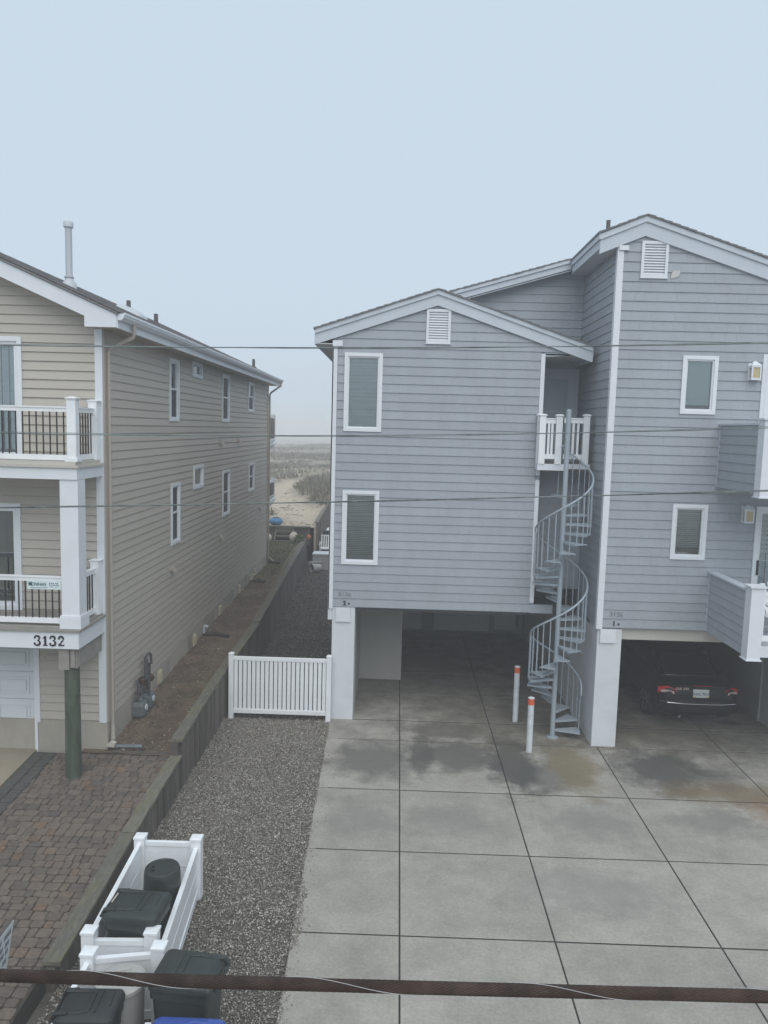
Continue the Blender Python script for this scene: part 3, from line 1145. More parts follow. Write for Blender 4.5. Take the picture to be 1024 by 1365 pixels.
# ------------------------------------------------------------------ timber retaining wall
wallr = root('retaining_wall', (-3.4, 7.3, 0), 'low weathered timber plank wall with mossy cap along the gravel strip', 'retaining wall')


def cap_z(Y):
    if Y < 11.64:
        a = [(7.0, .29), (8.2, .37), (9.7, .49), (11.64, .575)]
    elif Y < 18.4:
        a = [(11.64, .83), (14.8, .975), (18.4, .985)]
    else:
        a = [(18.4, 1.03), (34.5, 1.06)]
    for (y0, z0), (y1, z1) in zip(a[:-1], a[1:]):
        if Y <= y1:
            return z0 + (z1 - z0) * (Y - y0) / (y1 - y0)
    return a[-1][1]


Yc = 7.32
np_ = 0
while Yc < 48:
    w = random.uniform(.125, .16) if Yc < 24 else random.uniform(.2, .28)
    x = wall_x(Yc) if Yc < 34 else wall2_x(Yc)
    t = random.uniform(.0, .022)
    mb = MB()
    lean = random.uniform(-.006, .006)
    zt = cap_z(min(Yc, Yc + w)) - .035 if Yc < 34 else 1.56
    if Yc < 11.64 < Yc + w:
        zt = .54
    mb.hexa([(x - .06, Yc, -.1), (x + t, Yc, -.1), (x + t, Yc + w - .012, -.1), (x - .06, Yc + w - .012, -.1), (x - .06, Yc + lean, zt), (x + t - .005, Yc + lean, zt), (x + t - .005, Yc + w - .012 + lean, zt), (x - .06, Yc + w - .012 + lean, zt)])
    build('plank', mb, 'wood_old', wallr)
    Yc += w
mb = MB()
for y0, y1 in ((7.3, 11.6), (11.66, 18.4), (18.4, 34)):
    ys = [y0 + (y1 - y0) * k / 6 for k in range(7)]
    for a, b in zip(ys[:-1], ys[1:]):
        za, zb = cap_z(a + .001), cap_z(b - .001)
        xa, xb = wall_x(a), wall_x(b)
        mb.hexa([(xa - .125, a, -.1), (xa - .062, a, -.1), (xb - .062, b, -.1), (xb - .125, b, -.1), (xa - .125, a, za - .05), (xa - .062, a, za - .05), (xb - .062, b, zb - .05), (xb - .125, b, zb - .05)])
build('backing_timber', mb, 'wood_old', wallr)
for y0, y1 in ((7.22, 9.45), (9.46, 11.63), (11.62, 14.9), (14.91, 18.38), (18.39, 22.5), (22.51, 27), (27.01, 31.5), (31.51, 34.0), (33.98, 38), (38.01, 43), (43.01, 48)):
    n = 8
    mb = MB()
    rings = []
    for k in range(n + 1):
        yy = y0 + (y1 - y0) * k / n
        z = cap_z(min(max(yy, y0 + .03), y1 - .03))
        if y0 == 9.46:
            z = min(z, .575)
        x = wall_x(yy)
        if y0 > 33:
            x, z = wall2_x(yy), 1.60
        j = .006 * (fbm(yy * 3, 2) - .5) * 4
        rings.append([(x - .155 + j, yy, z - .045), (x + .035 + j, yy, z - .045), (x + .035 + j, yy, z - .005), (x + .03 + j, yy, z), (x - .15 + j, yy, z), (x - .155 + j, yy, z - .005)])
    mb.loft(rings)
    build('cap_board', mb, 'wood_cap', wallr)
mb = MB()
mb.box(-3.48, 7.22, -.1, -3.36, 7.31, .24)
build('end_post', mb, 'wood_old', wallr)
mb = MB()
mb.box(-3.48, 11.6, .45, -3.37, 11.66, .78)
build('end_post', mb, 'wood_old', wallr)

# landscape timber and drain pieces at the top of the pavers
mb = MB()
mb.box(-4.52, 11.645, .50, -3.485, 11.70, .585)
tb = build('edging_timber', mb, 'wood_old', label='dark edging timber between the pavers and the soil strip')
tb['category'] = 'edging board'

# ------------------------------------------------------------------ BEIGE HOUSE
XB, YF, YB = -4.55, 11.75, 26.45
bh = root('beige_house', (-8.5, 11.75, .5), 'beige clapboard house with white trim and two front decks, at left', 'house')
BC = .1376
FE, FF = F_east(XB), F_front(YF)
# windows on the side: (y0, y1, z0, z1)
side_w = [(15.12, 15.75, 5.85, 7.08), (16.78, 17.59, 6.83, 7.17), (19.59, 20.41, 5.88, 7.10), (22.94, 23.85, 6.215, 7.10),
          (15.2, 15.8, 3.355, 4.60), (16.88, 17.70, 4.36, 4.88), (19.68, 20.49, 3.425, 4.63), (23.13, 23.97, 3.80, 4.67)]
sb0 = 1.055


def side_bottom(y):
    return 1.055 + .022 * (y - 11.75)


zl = [sb0 + BC * i for i in range(46)]
zl = [z for z in zl if z < 7.2] + [7.22]
holes = [(a, b, c, d) for a, b, c, d in side_w]


def side_rng(z):
    hi = YB - .03 if z > side_bottom(YB) else YF + .09 + (z - 1.055) / .022
    return (YF + .09, max(min(hi, YB - .03), YF + .1))


wall_panel(bh, 'beige_siding', FE, .3, 7.3, lambda z: (YF, YB), holes, .14, name='side_wall', extra=(1.05,))
siding(bh, 'beige_siding', FE, zl, side_rng, holes, (.015, .002), gap=.027)
for k, (a, b, c, d) in enumerate(side_w):
    small = k in (1, 5)
    window(bh, FE, a, b, c, d, None, 'white_paint', .06, sash=None if small else .52, screen={0: .5, 1: 0, 2: .99, 3: .5, 4: .99, 5: 0, 6: .99, 7: .99}[k])
# front wall (gable)
RX, SL = -8.5, .43


def front_rng(z):
    zt = 7.36
    if z <= zt:
        return (-12.45, XB)
    dx = (z - zt) / SL
    return (min(-12.8 + dx, RX), max(-4.2 - dx, RX))


fholes = [(-8.2, -5.782, 4.97 + .2, 7.051), (-8.2, -5.855, 2.82, 4.506), (-8.4, -5.684, .3, 2.25)]
wall_panel(bh, 'beige_siding', FF, .3, 9.1, front_rng, fholes, .14, name='front_wall', extra=(7.36,))
zf = [1.04 + BC * i for i in range(60)]
zf = [z for z in zf if z < 9.05]
siding(bh, 'beige_siding', FF, zf, lambda z: (max(front_rng(z)[0], -8.9), min(front_rng(z)[1], -4.66)), fholes, (.022, .003), gap=.017)
mb = MB()
mb.box(-12.45, YB - .15, .3, XB, YB, 7.2)
mb.box(-12.45, YF, .3, -12.3, YB, 7.2)
mb.box(-12.3, YF + .16, 2.45, XB - .15, YB - .16, 2.6)
mb.box(-12.3, YF + .16, 4.98, XB - .15, YB - .16, 5.1)
build('rear_wall', mb, 'beige_siding', bh)
mb = MB()
mb.prism([(-12.45, 7.2), (XB, 7.2), (RX, 7.2 + SL * 3.95)], 'y', YB - .14, YB)
build('rear_gable', mb, 'beige_siding', bh)
# foundation
mb = MB()
mb.box(-12.4, YF - .012, .2, XB + .012, YF + .1, 1.035)
build('foundation', mb, 'concrete_wall', bh)
mb = MB()
yy = YF + .1
k = 0
while yy < YB - .05:
    w = random.choice((.9, 1.1, 1.25, .5))
    y1 = min(yy + w, YB)
    pr = .012 if k % 2 == 0 else -.004
    mb.box(XB - .08, yy + .002, .2, XB + pr, y1 - .002, min(side_bottom(yy), side_bottom(y1)) + .0)
    yy = y1
    k += 1
build('foundation', mb, 'concrete_wall', bh)
for yy, z0, z1 in ((14.39, .78, 1.04), (16.93, .80, 1.06), (19.38, .90, 1.17), (21.81, .96, 1.21), (24.2, 1.03, 1.26)):
    mb = MB()
    mb.box(XB + .013, yy - .11, z0, XB + .03, yy + .11, z1)
    f = build('foundation_vent', mb, 'vent_cream', bh)
    mb = MB()
    for q in range(6):
        zz = z0 + .025 + q * (z1 - z0 - .03) / 6
        mb.hexa([(XB + .03, yy - .1, zz), (XB + .05, yy - .1, zz - .008), (XB + .05, yy + .1, zz - .008), (XB + .03, yy + .1, zz), (XB + .03, yy - .1, zz + .012), (XB + .05, yy - .1, zz + .004), (XB + .05, yy + .1, zz + .004), (XB + .03, yy + .1, zz + .012)])
    build('louvre', mb, 'vent_cream', f)
for yy, zz in ((19.45, 5.35), (21.6, 5.37), (19.4, 2.95), (25.0, 3.1), (15.2, 2.9)):
    mb = MB()
    mb.prism([(yy - .07, zz - .07), (yy + .07, zz - .07), (yy + .07, zz + .07), (yy - .07, zz + .07)], 'x', XB + .004, XB + .03)
    mb.hexa([(XB + .03, yy - .06, zz - .05), (XB + .11, yy - .06, zz - .07), (XB + .11, yy + .06, zz - .07), (XB + .03, yy + .06, zz - .05), (XB + .03, yy - .06, zz + .05), (XB + .05, yy - .06, zz + .04), (XB + .05, yy + .06, zz + .04), (XB + .03, yy + .06, zz + .05)])
    build('dryer_vent', mb, 'beige_pvc', bh)
# corner boards
mb = MB()
mb.box(-4.66, YF - .028, 1.02, XB + .004, YF + .0, 7.19)
build('corner_board', mb, 'white_trim', bh)
mb = MB()
mb.box(XB - .02, YF + .001, 1.02, XB + .028, YF + .088, 7.18)
build('corner_board', mb, 'beige_pvc', bh)
mb = MB()
mb.box(XB - .02, YB - .028, 1.35, XB + .028, YB + .02, 7.18)
build('corner_board', mb, 'beige_pvc', bh)
# eave: soffit, fascia, gutter
mb = MB()
mb.box(XB + .002, 11.42, 7.19, -4.205, 26.75, 7.205)
build('soffit', mb, 'beige_pvc', bh)
mb = MB()
mb.box(-4.205, 11.405, 7.178, -4.185, 26.76, 7.37)
build('fascia', mb, 'white_trim', bh)
mb = MB()
mb.prism([(-4.184, 7.29), (-4.13, 7.29), (-4.085, 7.335), (-4.085, 7.365), (-4.07, 7.365), (-4.07, 7.40), (-4.082, 7.40), (-4.1, 7.385), (-4.184, 7.385)], 'y', 11.40, 26.82)
build('gutter', mb, 'white_trim', bh)
# rake (front) with boxed return, and frieze behind it
mb = MB()
rk = [(-4.2, 7.375), (RX, 7.375 + SL * 4.3), (-12.8, 7.375), (-12.8, 7.17), (-12.3, 7.17), (-12.3, 7.35), (RX, 7.14 + SL * 4.3), (-4.672, 7.34), (-4.672, 7.185), (-4.2, 7.185)]
mb.prism(rk, 'y', 11.39, 11.42)
build('rake_board', mb, 'white_trim', bh)
mb = MB()
for s in (-1, 1):
    xa, xb = (-4.2, RX) if s > 0 else (-12.8, RX)
    mb.hexa([(xa, 11.42, 7.20), (xb, 11.42, 7.2 + SL * 4.25), (xb, YF, 7.2 + SL * 4.25), (xa, YF, 7.20), (xa, 11.42, 7.22), (xb, 11.42, 7.22 + SL * 4.25), (xb, YF, 7.22 + SL * 4.25), (xa, YF, 7.22)])
build('soffit', mb, 'soffit', bh)
# roof slab and shingle courses
mb = MB()
mb.prism([(-4.17, 7.40), (RX, 7.40 + SL * 4.33), (-12.83, 7.40), (-12.83, 7.37), (RX, 7.37 + SL * 4.33), (-4.17, 7.37)], 'y', 11.36, 26.8)
build('roof', mb, 'shingle', bh)
mb = MB()
k = 0
ux, uz = -1 / math.hypot(1, SL), SL / math.hypot(1, SL)
d = 0
while d < 4.62:
    yy = 11.345 - (.15 if k % 2 else 0)
    while yy < 26.82:
        w = .30
        ya, yb = max(yy, 11.345), min(yy + w, 26.82)
        if yb - ya > .03:
            j = random.uniform(0, .004)
            x0, z0 = -4.15 + ux * d, 7.403 + uz * d
            x1, z1 = -4.15 + ux * (d + .16), 7.403 + uz * (d + .16)
            mb.hexa([(x0, ya + .003, z0), (x0, yb - .003, z0), (x1, yb - .003, z1), (x1, ya + .003, z1), (x0, ya + .003, z0 + .016 + j), (x0, yb - .003, z0 + .016 + j), (x1, yb - .003, z1 + .004), (x1, ya + .003, z1 + .004)])
        yy += w
    d += .142
    k += 1
build('roof_shingles', mb, 'shingle', bh, kind='stuff')


def roof_z(x):
    return 7.40 + SL * (-4.17 - x)


# roof pipes and skylight
mb = MB()
zb = roof_z(-5.96)
mb.lathe([(.13, zb - .08), (.125, zb + .06), (.075, zb + .12), (.07, zb + .16)], -5.96, 13.9, 16)
mb.lathe([(.085, zb + .165), (.085, zb + .18)], -5.96, 13.9, 16)
mb.lathe([(.058, zb + .1), (.058, zb + 1.02), (.06, zb + 1.03)], -5.96, 13.9, 16)
mb.lathe([(.06, zb + 1.02), (.084, zb + 1.03), (.086, zb + 1.12), (.075, zb + 1.135), (.0, zb + 1.14)], -5.96, 13.9, 16)
build('vent_pipe', mb, 'galv', bh, smooth=True, label='tall pale metal vent pipe on the roof')
for x, y, h in ((-5.93, 16.82, .26), (-5.66, 17.84, .25), (-4.75, 24.88, .28)):
    zb = roof_z(x)
    mb = MB()
    mb.lathe([(.1, zb - .05), (.09, zb + .03), (.05, zb + .05), (.045, zb + h)], x, y, 12)
    build('vent_pipe', mb, 'pipe_dark', bh, smooth=True)
mb = MB()
x, y = -5.87, 17.78
zb = roof_z(x)
rings = []
for t in (0, .3, .6, .85, 1):
    s = math.cos(t * PI / 2)
    rings.append([(x + .25 * s * a, y - .9 + .3 * s * b, zb - .25 * s * a * SL + .03 + .11 * math.sin(t * PI / 2)) for a, b in ((-1, -1), (1, -1), (1, 1), (-1, 1))])
mb.loft(rings)
build('skylight_dome', mb, 'galv', bh, smooth=True)
# downspouts
for w, path in ((.055, [(-4.13, 11.95, 7.30), (-4.13, 11.95, 7.15), (-4.15, 11.95, 7.10), (-4.46, 11.87, 6.93), (-4.50, 11.86, 6.87), (-4.50, 11.86, .95), (-4.47, 11.80, .72)]),
                (.055, [(-4.13, 26.62, 7.30), (-4.13, 26.62, 7.2), (-4.45, 26.52, 6.95), (-4.49, 26.5, 6.88), (-4.49, 26.5, 1.25), (-4.3, 26.5, 1.1)])):
    mb = MB()
    mb.tube(path, w * .62, 6)
    build('downspout', mb, 'beige_pvc', bh)
# front doors: upper slider, lower slider, garage door
def slider(fr, u0, u1, z0, z1, curtain, name='sliding_door', mullions=(), cz=None):
    mb = MB()
    frame_ring(mb, fr, u0, u1, z0, z1, .07, -.06, .035)
    dr = build(name, mb, 'white_paint', bh if fr is FF else gh)
    mb = MB()
    frame_ring(mb, fr, u0 + .07, u1 - .07, z0 + .07, z1 - .07, .055, -.06, .008)
    for mu in mullions:
        mb.hexa(slab8(fr, mu - .05, mu + .05, z0 + .1, mu - .05, mu + .05, z1 - .1, -.05, .006, -.05, .006))
    build('frame', mb, 'white_paint', dr)
    mb = MB()
    mb.hexa(slab8(fr, u0 + .1, u1 - .1, z0 + .1, u0 + .1, u1 - .1, z1 - .1, -.034, -.03, -.034, -.03))
    build('pane', mb, 'glass', dr)
    mb = MB()
    u = u0 + .12
    k = 0
    while u < u1 - .14:
        w = .088 if curtain != 'curtain' else .06
        dn = (.012 if k % 2 else -.012)
        mb.hexa(slab8(fr, u, u + w * .94, z0 + .1, u, u + w * .94, z1 - .1, -.115 + dn, -.111 + dn, -.115 + dn, -.111 + dn))
        u += w
        k += 1
    build('blind' if curtain != 'curtain' else 'curtain', mb, curtain, dr)
    mb = MB()
    mb.hexa(slab8(fr, u0, u1, z0, u0, u1, z1, -.30, -.29, -.30, -.29))
    build('unlit_room_backing', mb, 'dark_room', dr)  # dark sheet in place of the unlit room behind the door
    return dr


slider(FF, -8.2, -5.782, 5.17, 7.051, 'curtain', mullions=(-7.0,))
slider(FF, -8.2, -5.855, 2.82, 4.506, 'dark_blind', mullions=(-7.0,))
mb = MB()
mb.hexa(slab8(FF, -8.4, -5.70, .44, -8.4, -5.70, 2.25, -.09, -.05, -.09, -.05))
gd = build('garage_door', mb, 'garage_door', bh)
for zr in range(4):
    za, zb = .46 + zr * .45, .46 + zr * .45 + .442
    mb = MB()
    mb.hexa(slab8(FF, -8.4, -5.705, za, -8.4, -5.705, zb, -.05, -.03, -.05, -.03))
    for c in range(4):
        x1 = -5.80 - c * .62
        frame_ring(mb, FF, x1 - .50, x1, za + .08, zb - .08, .022, -.03, -.018)
        mb.hexa(slab8(FF, x1 - .45, x1 - .05, za + .13, x1 - .45, x1 - .05, zb - .13, -.03, -.014, -.03, -.014))
    build('door_panel', mb, 'garage_door', gd)
mb = MB()
mb.box(-5.70, YF - .03, 1.0, -5.612, YF + .0, 2.45)
mb.box(-5.70, YF - .012 - .02, .45, -5.655, YF - .013, 1.0)
mb.box(-8.4, YF - .03, 2.25, -5.70, YF + .0, 2.45)
build('door_trim', mb, 'white_trim', bh)
# oval number plaque under the deck
mb = MB()
pts = []
for k in range(24):
    a = 2 * PI * k / 24
    pts.append((-5.41 + .07 * (1 if math.cos(a) > 0 else -1) + .055 * math.cos(a), 2.065 + .055 * math.sin(a)))
n = len(pts)
inn = [(-5.41 + (a + 5.41) * .9, 2.065 + (b - 2.065) * .84) for a, b in pts]
mb.add([(a, YF - .03, b) for a, b in pts] + [(a, YF - .03, b) for a, b in inn] + [(a, YF - .018, b) for a, b in pts] + [(a, YF - .018, b) for a, b in inn],
       [(i, (i + 1) % n, n + (i + 1) % n, n + i) for i in range(n)] + [(i, (i + 1) % n, 2 * n + (i + 1) % n, 2 * n + i) for i in range(n)] + [(n + i, n + (i + 1) % n, 3 * n + (i + 1) % n, 3 * n + i) for i in range(n)])
build('oval_plaque', mb, 'tan_floor', bh)
mb = MB()
mb.tube([(-5.9 + .1 * k, 11.5, 2.50 - .13 * math.sin(PI * k / 9)) for k in range(10)], .006, 5)
build('drooping_wire', mb, 'black_paint', bh)


# decks
def deck(zbot, ztop, zfloor_tan, rail_z, low_z, front_y, post, name):
    mb = MB()
    mb.box(-9.2, front_y, zbot, -4.56, front_y + .04, ztop)
    mb.box(-4.60, front_y + .04, zbot, -4.56, YF - .03, ztop)
    mb.box(-9.2, front_y + .05, zbot + .03, -4.61, YF - .03, ztop - .01)
    dk = build(name, mb, 'white_trim', bh)
    mb = MB()
    mb.box(-9.2, front_y - .03, ztop + .002, -4.53, YF - .03, ztop + .035)
    mb.box(-9.2, front_y + .03, ztop + .036, -4.59, YF - .03, zfloor_tan)
    build('deck_floor', mb, 'tan_floor' if name == 'upper_deck' else 'grey_wood', dk)
    # rails: front and right side
    yq = front_y + .12
    xq = -4.66
    for z0, z1, w in ((rail_z - .075, rail_z - .02, .05), (rail_z - .02, rail_z, .075), (low_z - .0, low_z + .075, .05)):
        mb = MB()
        mb.box(-9.2, yq - w / 2, z0, xq - .05, yq + w / 2, z1)
        build('rail', mb, 'white_vinyl', dk)
        mb = MB()
        mb.box(xq - w / 2, yq + .06, z0, xq + w / 2, YF - .03, z1)
        build('rail', mb, 'white_vinyl', dk)
    x = -4.79
    first = None
    while x > -6.6:
        if first is None:
            mb = MB()
            mb.box(x - .008, yq - .008, low_z + .075, x + .008, yq + .008, rail_z - .075)
            first = build('baluster', mb, 'dark_metal', dk)
        else:
            copy_part(first, dk, (x + 4.79, 0, 0))
        x -= .0985
    y0 = yq + .15
    y = y0
    first = None
    while y < YF - .16:
        if first is None:
            mb = MB()
            mb.box(xq - .008, y - .008, low_z + .075, xq + .008, y + .008, rail_z - .075)
            first = build('baluster', mb, 'dark_metal', dk)
        else:
            copy_part(first, dk, (0, y - y0, 0))
        y += .0985
    if post:
        mb = MB()
        mb.box(-4.72, yq - .065, zfloor_tan, -4.59, yq + .065, rail_z + .1)
        mb.box(-4.745, yq - .085, zfloor_tan, -4.565, yq + .085, zfloor_tan + .05)
        mb.loft([[(-4.655 + a * s, yq + b * s, z) for a, b in ((-1, -1), (1, -1), (1, 1), (-1, 1))] for s, z in ((.075, rail_z + .1), (.085, rail_z + .125), (.05, rail_z + .14), (.0, rail_z + .15))])
        build('rail_post', mb, 'white_vinyl', dk)
    mb = MB()
    mb.box(-4.72, YF - .16, zfloor_tan, -4.59, YF - .035, rail_z + .09)
    mb.loft([[(-4.655 + a * s, YF - .1 + b * s * .8, z) for a, b in ((-1, -1), (1, -1), (1, 1), (-1, 1))] for s, z in ((.075, rail_z + .09), (.09, rail_z + .115), (.05, rail_z + .13), (.0, rail_z + .135))])
    build('rail_post', mb, 'white_vinyl', dk)
    return dk


ud = deck(4.97, 5.135, 5.225, 6.0, 5.24, 10.78, True, 'upper_deck')
ld = deck(2.51, 2.76, 2.82, 3.555, 2.86, 10.75, False, 'lower_deck')
mb = MB()
mb.box(-4.82, 10.80, 2.96, -4.56, 11.06, 4.965)
mb.box(-4.845, 10.775, 2.80, -4.535, 11.085, 2.965)
mb.box(-4.84, 10.78, 2.965, -4.54, 11.08, 2.99)
build('column', mb, 'white_trim', bh)
mb = MB()
mb.lathe([(.113, .45), (.117, .6), (.112, 1.2), (.11, 1.8), (.106, 2.3)], -4.75, 10.95, 18)
build('pile', mb, 'pile', bh, smooth=True, label='round green stained timber pile under the deck corner')
mb = MB()
mb.box(-4.88, 10.80, 2.18, -4.73, 10.86, 2.509)
mb.box(-4.70, 10.80, 2.22, -4.645, 10.86, 2.509)
mb.box(-4.67, 10.862, 2.22, -4.6, YF - .04, 2.50)
mb.hexa([(-4.74, 10.83, 2.2), (-4.62, 10.83, 2.2), (-4.62, 11.0, 2.2), (-4.74, 11.0, 2.2), (-4.74, 10.83, 2.5), (-4.62, 10.83, 2.5), (-4.62, 11.0, 2.5), (-4.74, 11.0, 2.5)])
build('pile_bracket', mb, 'grey_wood', bh)
# house number 3132: serif digits drawn as strokes of varying width
def digit(ch):
    mb = MB()

    def stroke(pts, ws, d=.008):
        L, Rr = [], []
        for i, p in enumerate(pts):
            a, b = pts[max(i - 1, 0)], pts[min(i + 1, len(pts) - 1)]
            tx, tz = b[0] - a[0], b[1] - a[1]
            l = math.hypot(tx, tz) or 1
            nx, nz = -tz / l, tx / l
            w = ws[i] / 2
            L.append((p[0] + nx * w, p[1] + nz * w))
            Rr.append((p[0] - nx * w, p[1] - nz * w))
        mb.loft([[(a[0], -d, a[1]), (b[0], -d, b[1]), (b[0], 0, b[1]), (a[0], 0, a[1])] for a, b in zip(L, Rr)])

    def ball(x, z, r):
        mb.prism([(x + r * math.cos(k * PI / 7), z + r * math.sin(k * PI / 7)) for k in range(14)], 'y', -.0085, 0)

    def arc(cx, cz, rx, rz, a0, a1, n=12):
        return [(cx + rx * math.cos(math.radians(a0 + (a1 - a0) * k / n)), cz + rz * math.sin(math.radians(a0 + (a1 - a0) * k / n))) for k in range(n + 1)]
    if ch == '3':
        p = arc(.30, .76, .24, .21, 165, -80)
        stroke(p, [.05 + .13 * max(0, math.sin(PI * min(1, k / 12 * 1.05))) for k in range(13)])
        p = arc(.29, .28, .29, .25, 80, -165)
        stroke(p, [.05 + .15 * max(0, math.sin(PI * min(1, k / 12 * 1.05))) for k in range(13)])
        ball(.11, .78, .085)
        ball(.09, .22, .09)
    elif ch == '1':
        stroke([(.3, .0), (.3, .97)], [.19, .19])
        stroke([(.08, .045), (.52, .045)], [.09, .09])
        stroke([(.30, .95), (.2, .82), (.06, .74)], [.08, .12, .05])
    elif ch == '2':
        p = arc(.31, .72, .23, .24, 170, -30) + [(.42, .48), (.24, .27), (.10, .1)]
        stroke(p, [.05 + .13 * max(0, math.sin(PI * k / 12)) + .02 for k in range(13)] + [.15, .11, .08])
        stroke([(.05, .075), (.3, .1), (.56, .06)], [.13, .15, .1])
        stroke([(.56, .06), (.6, .2)], [.08, .03])
        ball(.13, .74, .09)
    return mb


x = -5.215
allm = MB()
for ch, adv in (('3', .122), ('1', .105), ('3', .122), ('2', .1)):
    m_ = digit(ch)
    sx, sz = .155, .148
    m_.v = [(x + a * sx, 10.75 - .002 + b, 2.552 + c * sz) for a, b, c in m_.v]
    allm.add(m_.v, m_.f)
    x += adv
hn = build('house_number', allm, 'black_paint', bh, recalc=True)
# far decks at the back of the beige house
for zf_, zr_ in ((5.24, 6.19), (3.2, 3.87)):
    mb = MB()
    mb.box(-9, 26.47, zf_ - .26, -4.62, 28.3, zf_ - .12)
    mb.box(-9, 26.47, zf_ - .12, -4.55, 28.42, zf_ - .05)
    mb.box(-9, 26.47, zf_ - .05, -4.65, 28.25, zf_)
    dk = build('rear_deck', mb, 'white_trim', bh)
    mb = MB()
    for yy in (26.62, 28.1):
        mb.box(-4.68, yy - .06, zf_, -4.55, yy + .06, zr_ + .05)
    mb.box(-4.65, 26.68, zr_ - .1, -4.58, 28.04, zr_)
    mb.box(-4.65, 26.68, zf_ + .06, -4.58, 28.04, zf_ + .13)
    build('rail_post', mb, 'white_vinyl', dk)
    mb = MB()
    yy = 26.75
    while yy < 28:
        mb.box(-4.63, yy, zf_ + .13, -4.57, yy + .08, zr_ - .1)
        yy += .085
    build('balusters', mb, 'dark_metal', dk)

# ------------------------------------------------------------------ GREY DUPLEX
XL, YL, XR, YR, YRB = -1.30, 14.85, 3.74, 13.91, 16.36
gh = root('grey_house', (1.5, 14.85, 0), 'grey shake sided beach house on stucco piers above open carports', 'house')
GC = .168
FL, FR_, FB = F_front(YL), F_front(YR), F_front(YRB)
Z0 = 2.29


def gable_rng(xl, xr, zl_, px, pz_, zr_):
    def f(z):
        a = xl if z <= zl_ else min(xl + (z - zl_) / (pz_ - zl_) * (px - xl), px)
        b = xr if z <= zr_ else max(xr - (z - zr_) / (pz_ - zr_) * (xr - px), px)
        return (a, b)
    return f


# left facade
l_rng0 = gable_rng(XL, 3.55, 7.55, .655, 8.30, 7.33)


def l_rng(z):
    a, b = l_rng0(z)
    if z < 7.32:
        b = min(b, 2.66)
    return (a, b)


lh = [(-1.088, -.36, 5.75, 7.24), (-1.075, -.36, 3.154, 4.607), (.448, .908, 7.455, 8.085)]
wall_panel(gh, 'grey_siding', FL, Z0, 8.28, l_rng, lh[:2], .12, name='front_wall', extra=(7.32, 7.3201, 7.33, 7.55))
zl = [Z0 + GC * i for i in range(38)]
zl = [z for z in zl if z < 8.28]
siding(gh, 'grey_siding', FL, zl[:31], lambda z: (XL + .08, 2.645), lh, (.017, .004), (.13, .26))
siding(gh, 'grey_siding', FL, [zl[30] + .0, *zl[31:], 8.29], lambda z: (max(l_rng0(z)[0], XL + .08), l_rng0(z)[1]), lh, (.017, .004), (.13, .26))
# right facade
r_rng0 = gable_rng(XR, 10.2, 9.10, 4.19, 9.42, 7.62)
rh = [(4.978, 5.602, 6.22, 7.245), (4.974, 5.604, 3.594, 4.602), (4.134, 4.60, 8.575, 9.19), (6.40, 8.3, 4.98, 7.26), (6.47, 8.3, 2.4, 4.60)]
wall_panel(gh, 'grey_siding', FR_, Z0 - .02, 9.40, r_rng0, [rh[0], rh[1], rh[3], rh[4]], .12, name='front_wall', extra=(7.62, 9.10))
zr = [2.275 + GC * i for i in range(44)]
zr = [z for z in zr if z < 9.35] + [9.41]
siding(gh, 'grey_siding', FR_, zr, lambda z: (max(r_rng0(z)[0], XR + .09), r_rng0(z)[1]), rh, (.017, .004), (.13, .26))
# side wall of the right block (faces left), rear wall, left side wall, alcove walls
FW_ = F_west(XR)
wall_panel(gh, 'grey_siding', FW_, Z0 - .02, 9.12, lambda z: (YR, 22.0), [], .12, name='side_wall')
zs = [2.275 + GC * i for i in range(42)]
zs = [z for z in zs if z < 9.12] + [9.13]
siding(gh, 'grey_siding', FW_, zs, lambda z: (YR + .085, YRB - .002), [], (.015, .004), (.13, .26))
rw = [z for z in [2.275 + GC * i for i in range(42)] if z > 7.1 and z < 9.3]


def rear_rng(z):
    return (max(-1.0, 3.4 - (9.15 - z) / .289) if z > 7.9 else -1.0, XR - .02)


wall_panel(gh, 'grey_siding', FB, Z0, 9.12, lambda z: (XL if z < 7.3 else 3.4 - (9.15 - z) / .289 if z > 8.2 else .1, XR), [], .12, name='rear_wall', extra=(7.3, 7.301, 8.2, 8.201))
siding(gh, 'grey_siding', FB, rw, lambda z: (rear_rng(z)[0], XR - .016) if z < 9.13 else (3.35, XR - .016), [], (.016, .004), (.13, .26))
FLL = F_west(XL)
wall_panel(gh, 'grey_siding', FLL, Z0, 7.5, lambda z: (YL, 27.0), [], .12, name='side_wall')
siding(gh, 'grey_siding', FLL, [Z0 + GC * i for i in range(32)], lambda z: (YL + .09, 26.95), [], (.017, .004))
mb = MB()
mb.box(2.62, YL + .001, 4.95, 2.72, YRB - .1, 7.33)
mb.box(2.62, YL + .001, Z0, 2.72, YRB - .1, 4.95)
build('alcove_wall', mb, 'grey_siding', gh)
FA = F_front(15.50)
siding(gh, 'grey_siding', FA, [2.70 + GC * i for i in range(15)], lambda z: (2.725, XR - .018), [], (.015, .004), (.13, .26))
mb = MB()
mb.box(2.721, 15.505, 2.66, XR - .001, 15.6, 5.06)
build('alcove_wall', mb, 'grey_siding', gh)
siding(gh, 'grey_siding', FB, [6.93 + GC * i for i in range(3)], lambda z: (2.73, XR - .02), [], (.012, .004), (.13, .26))
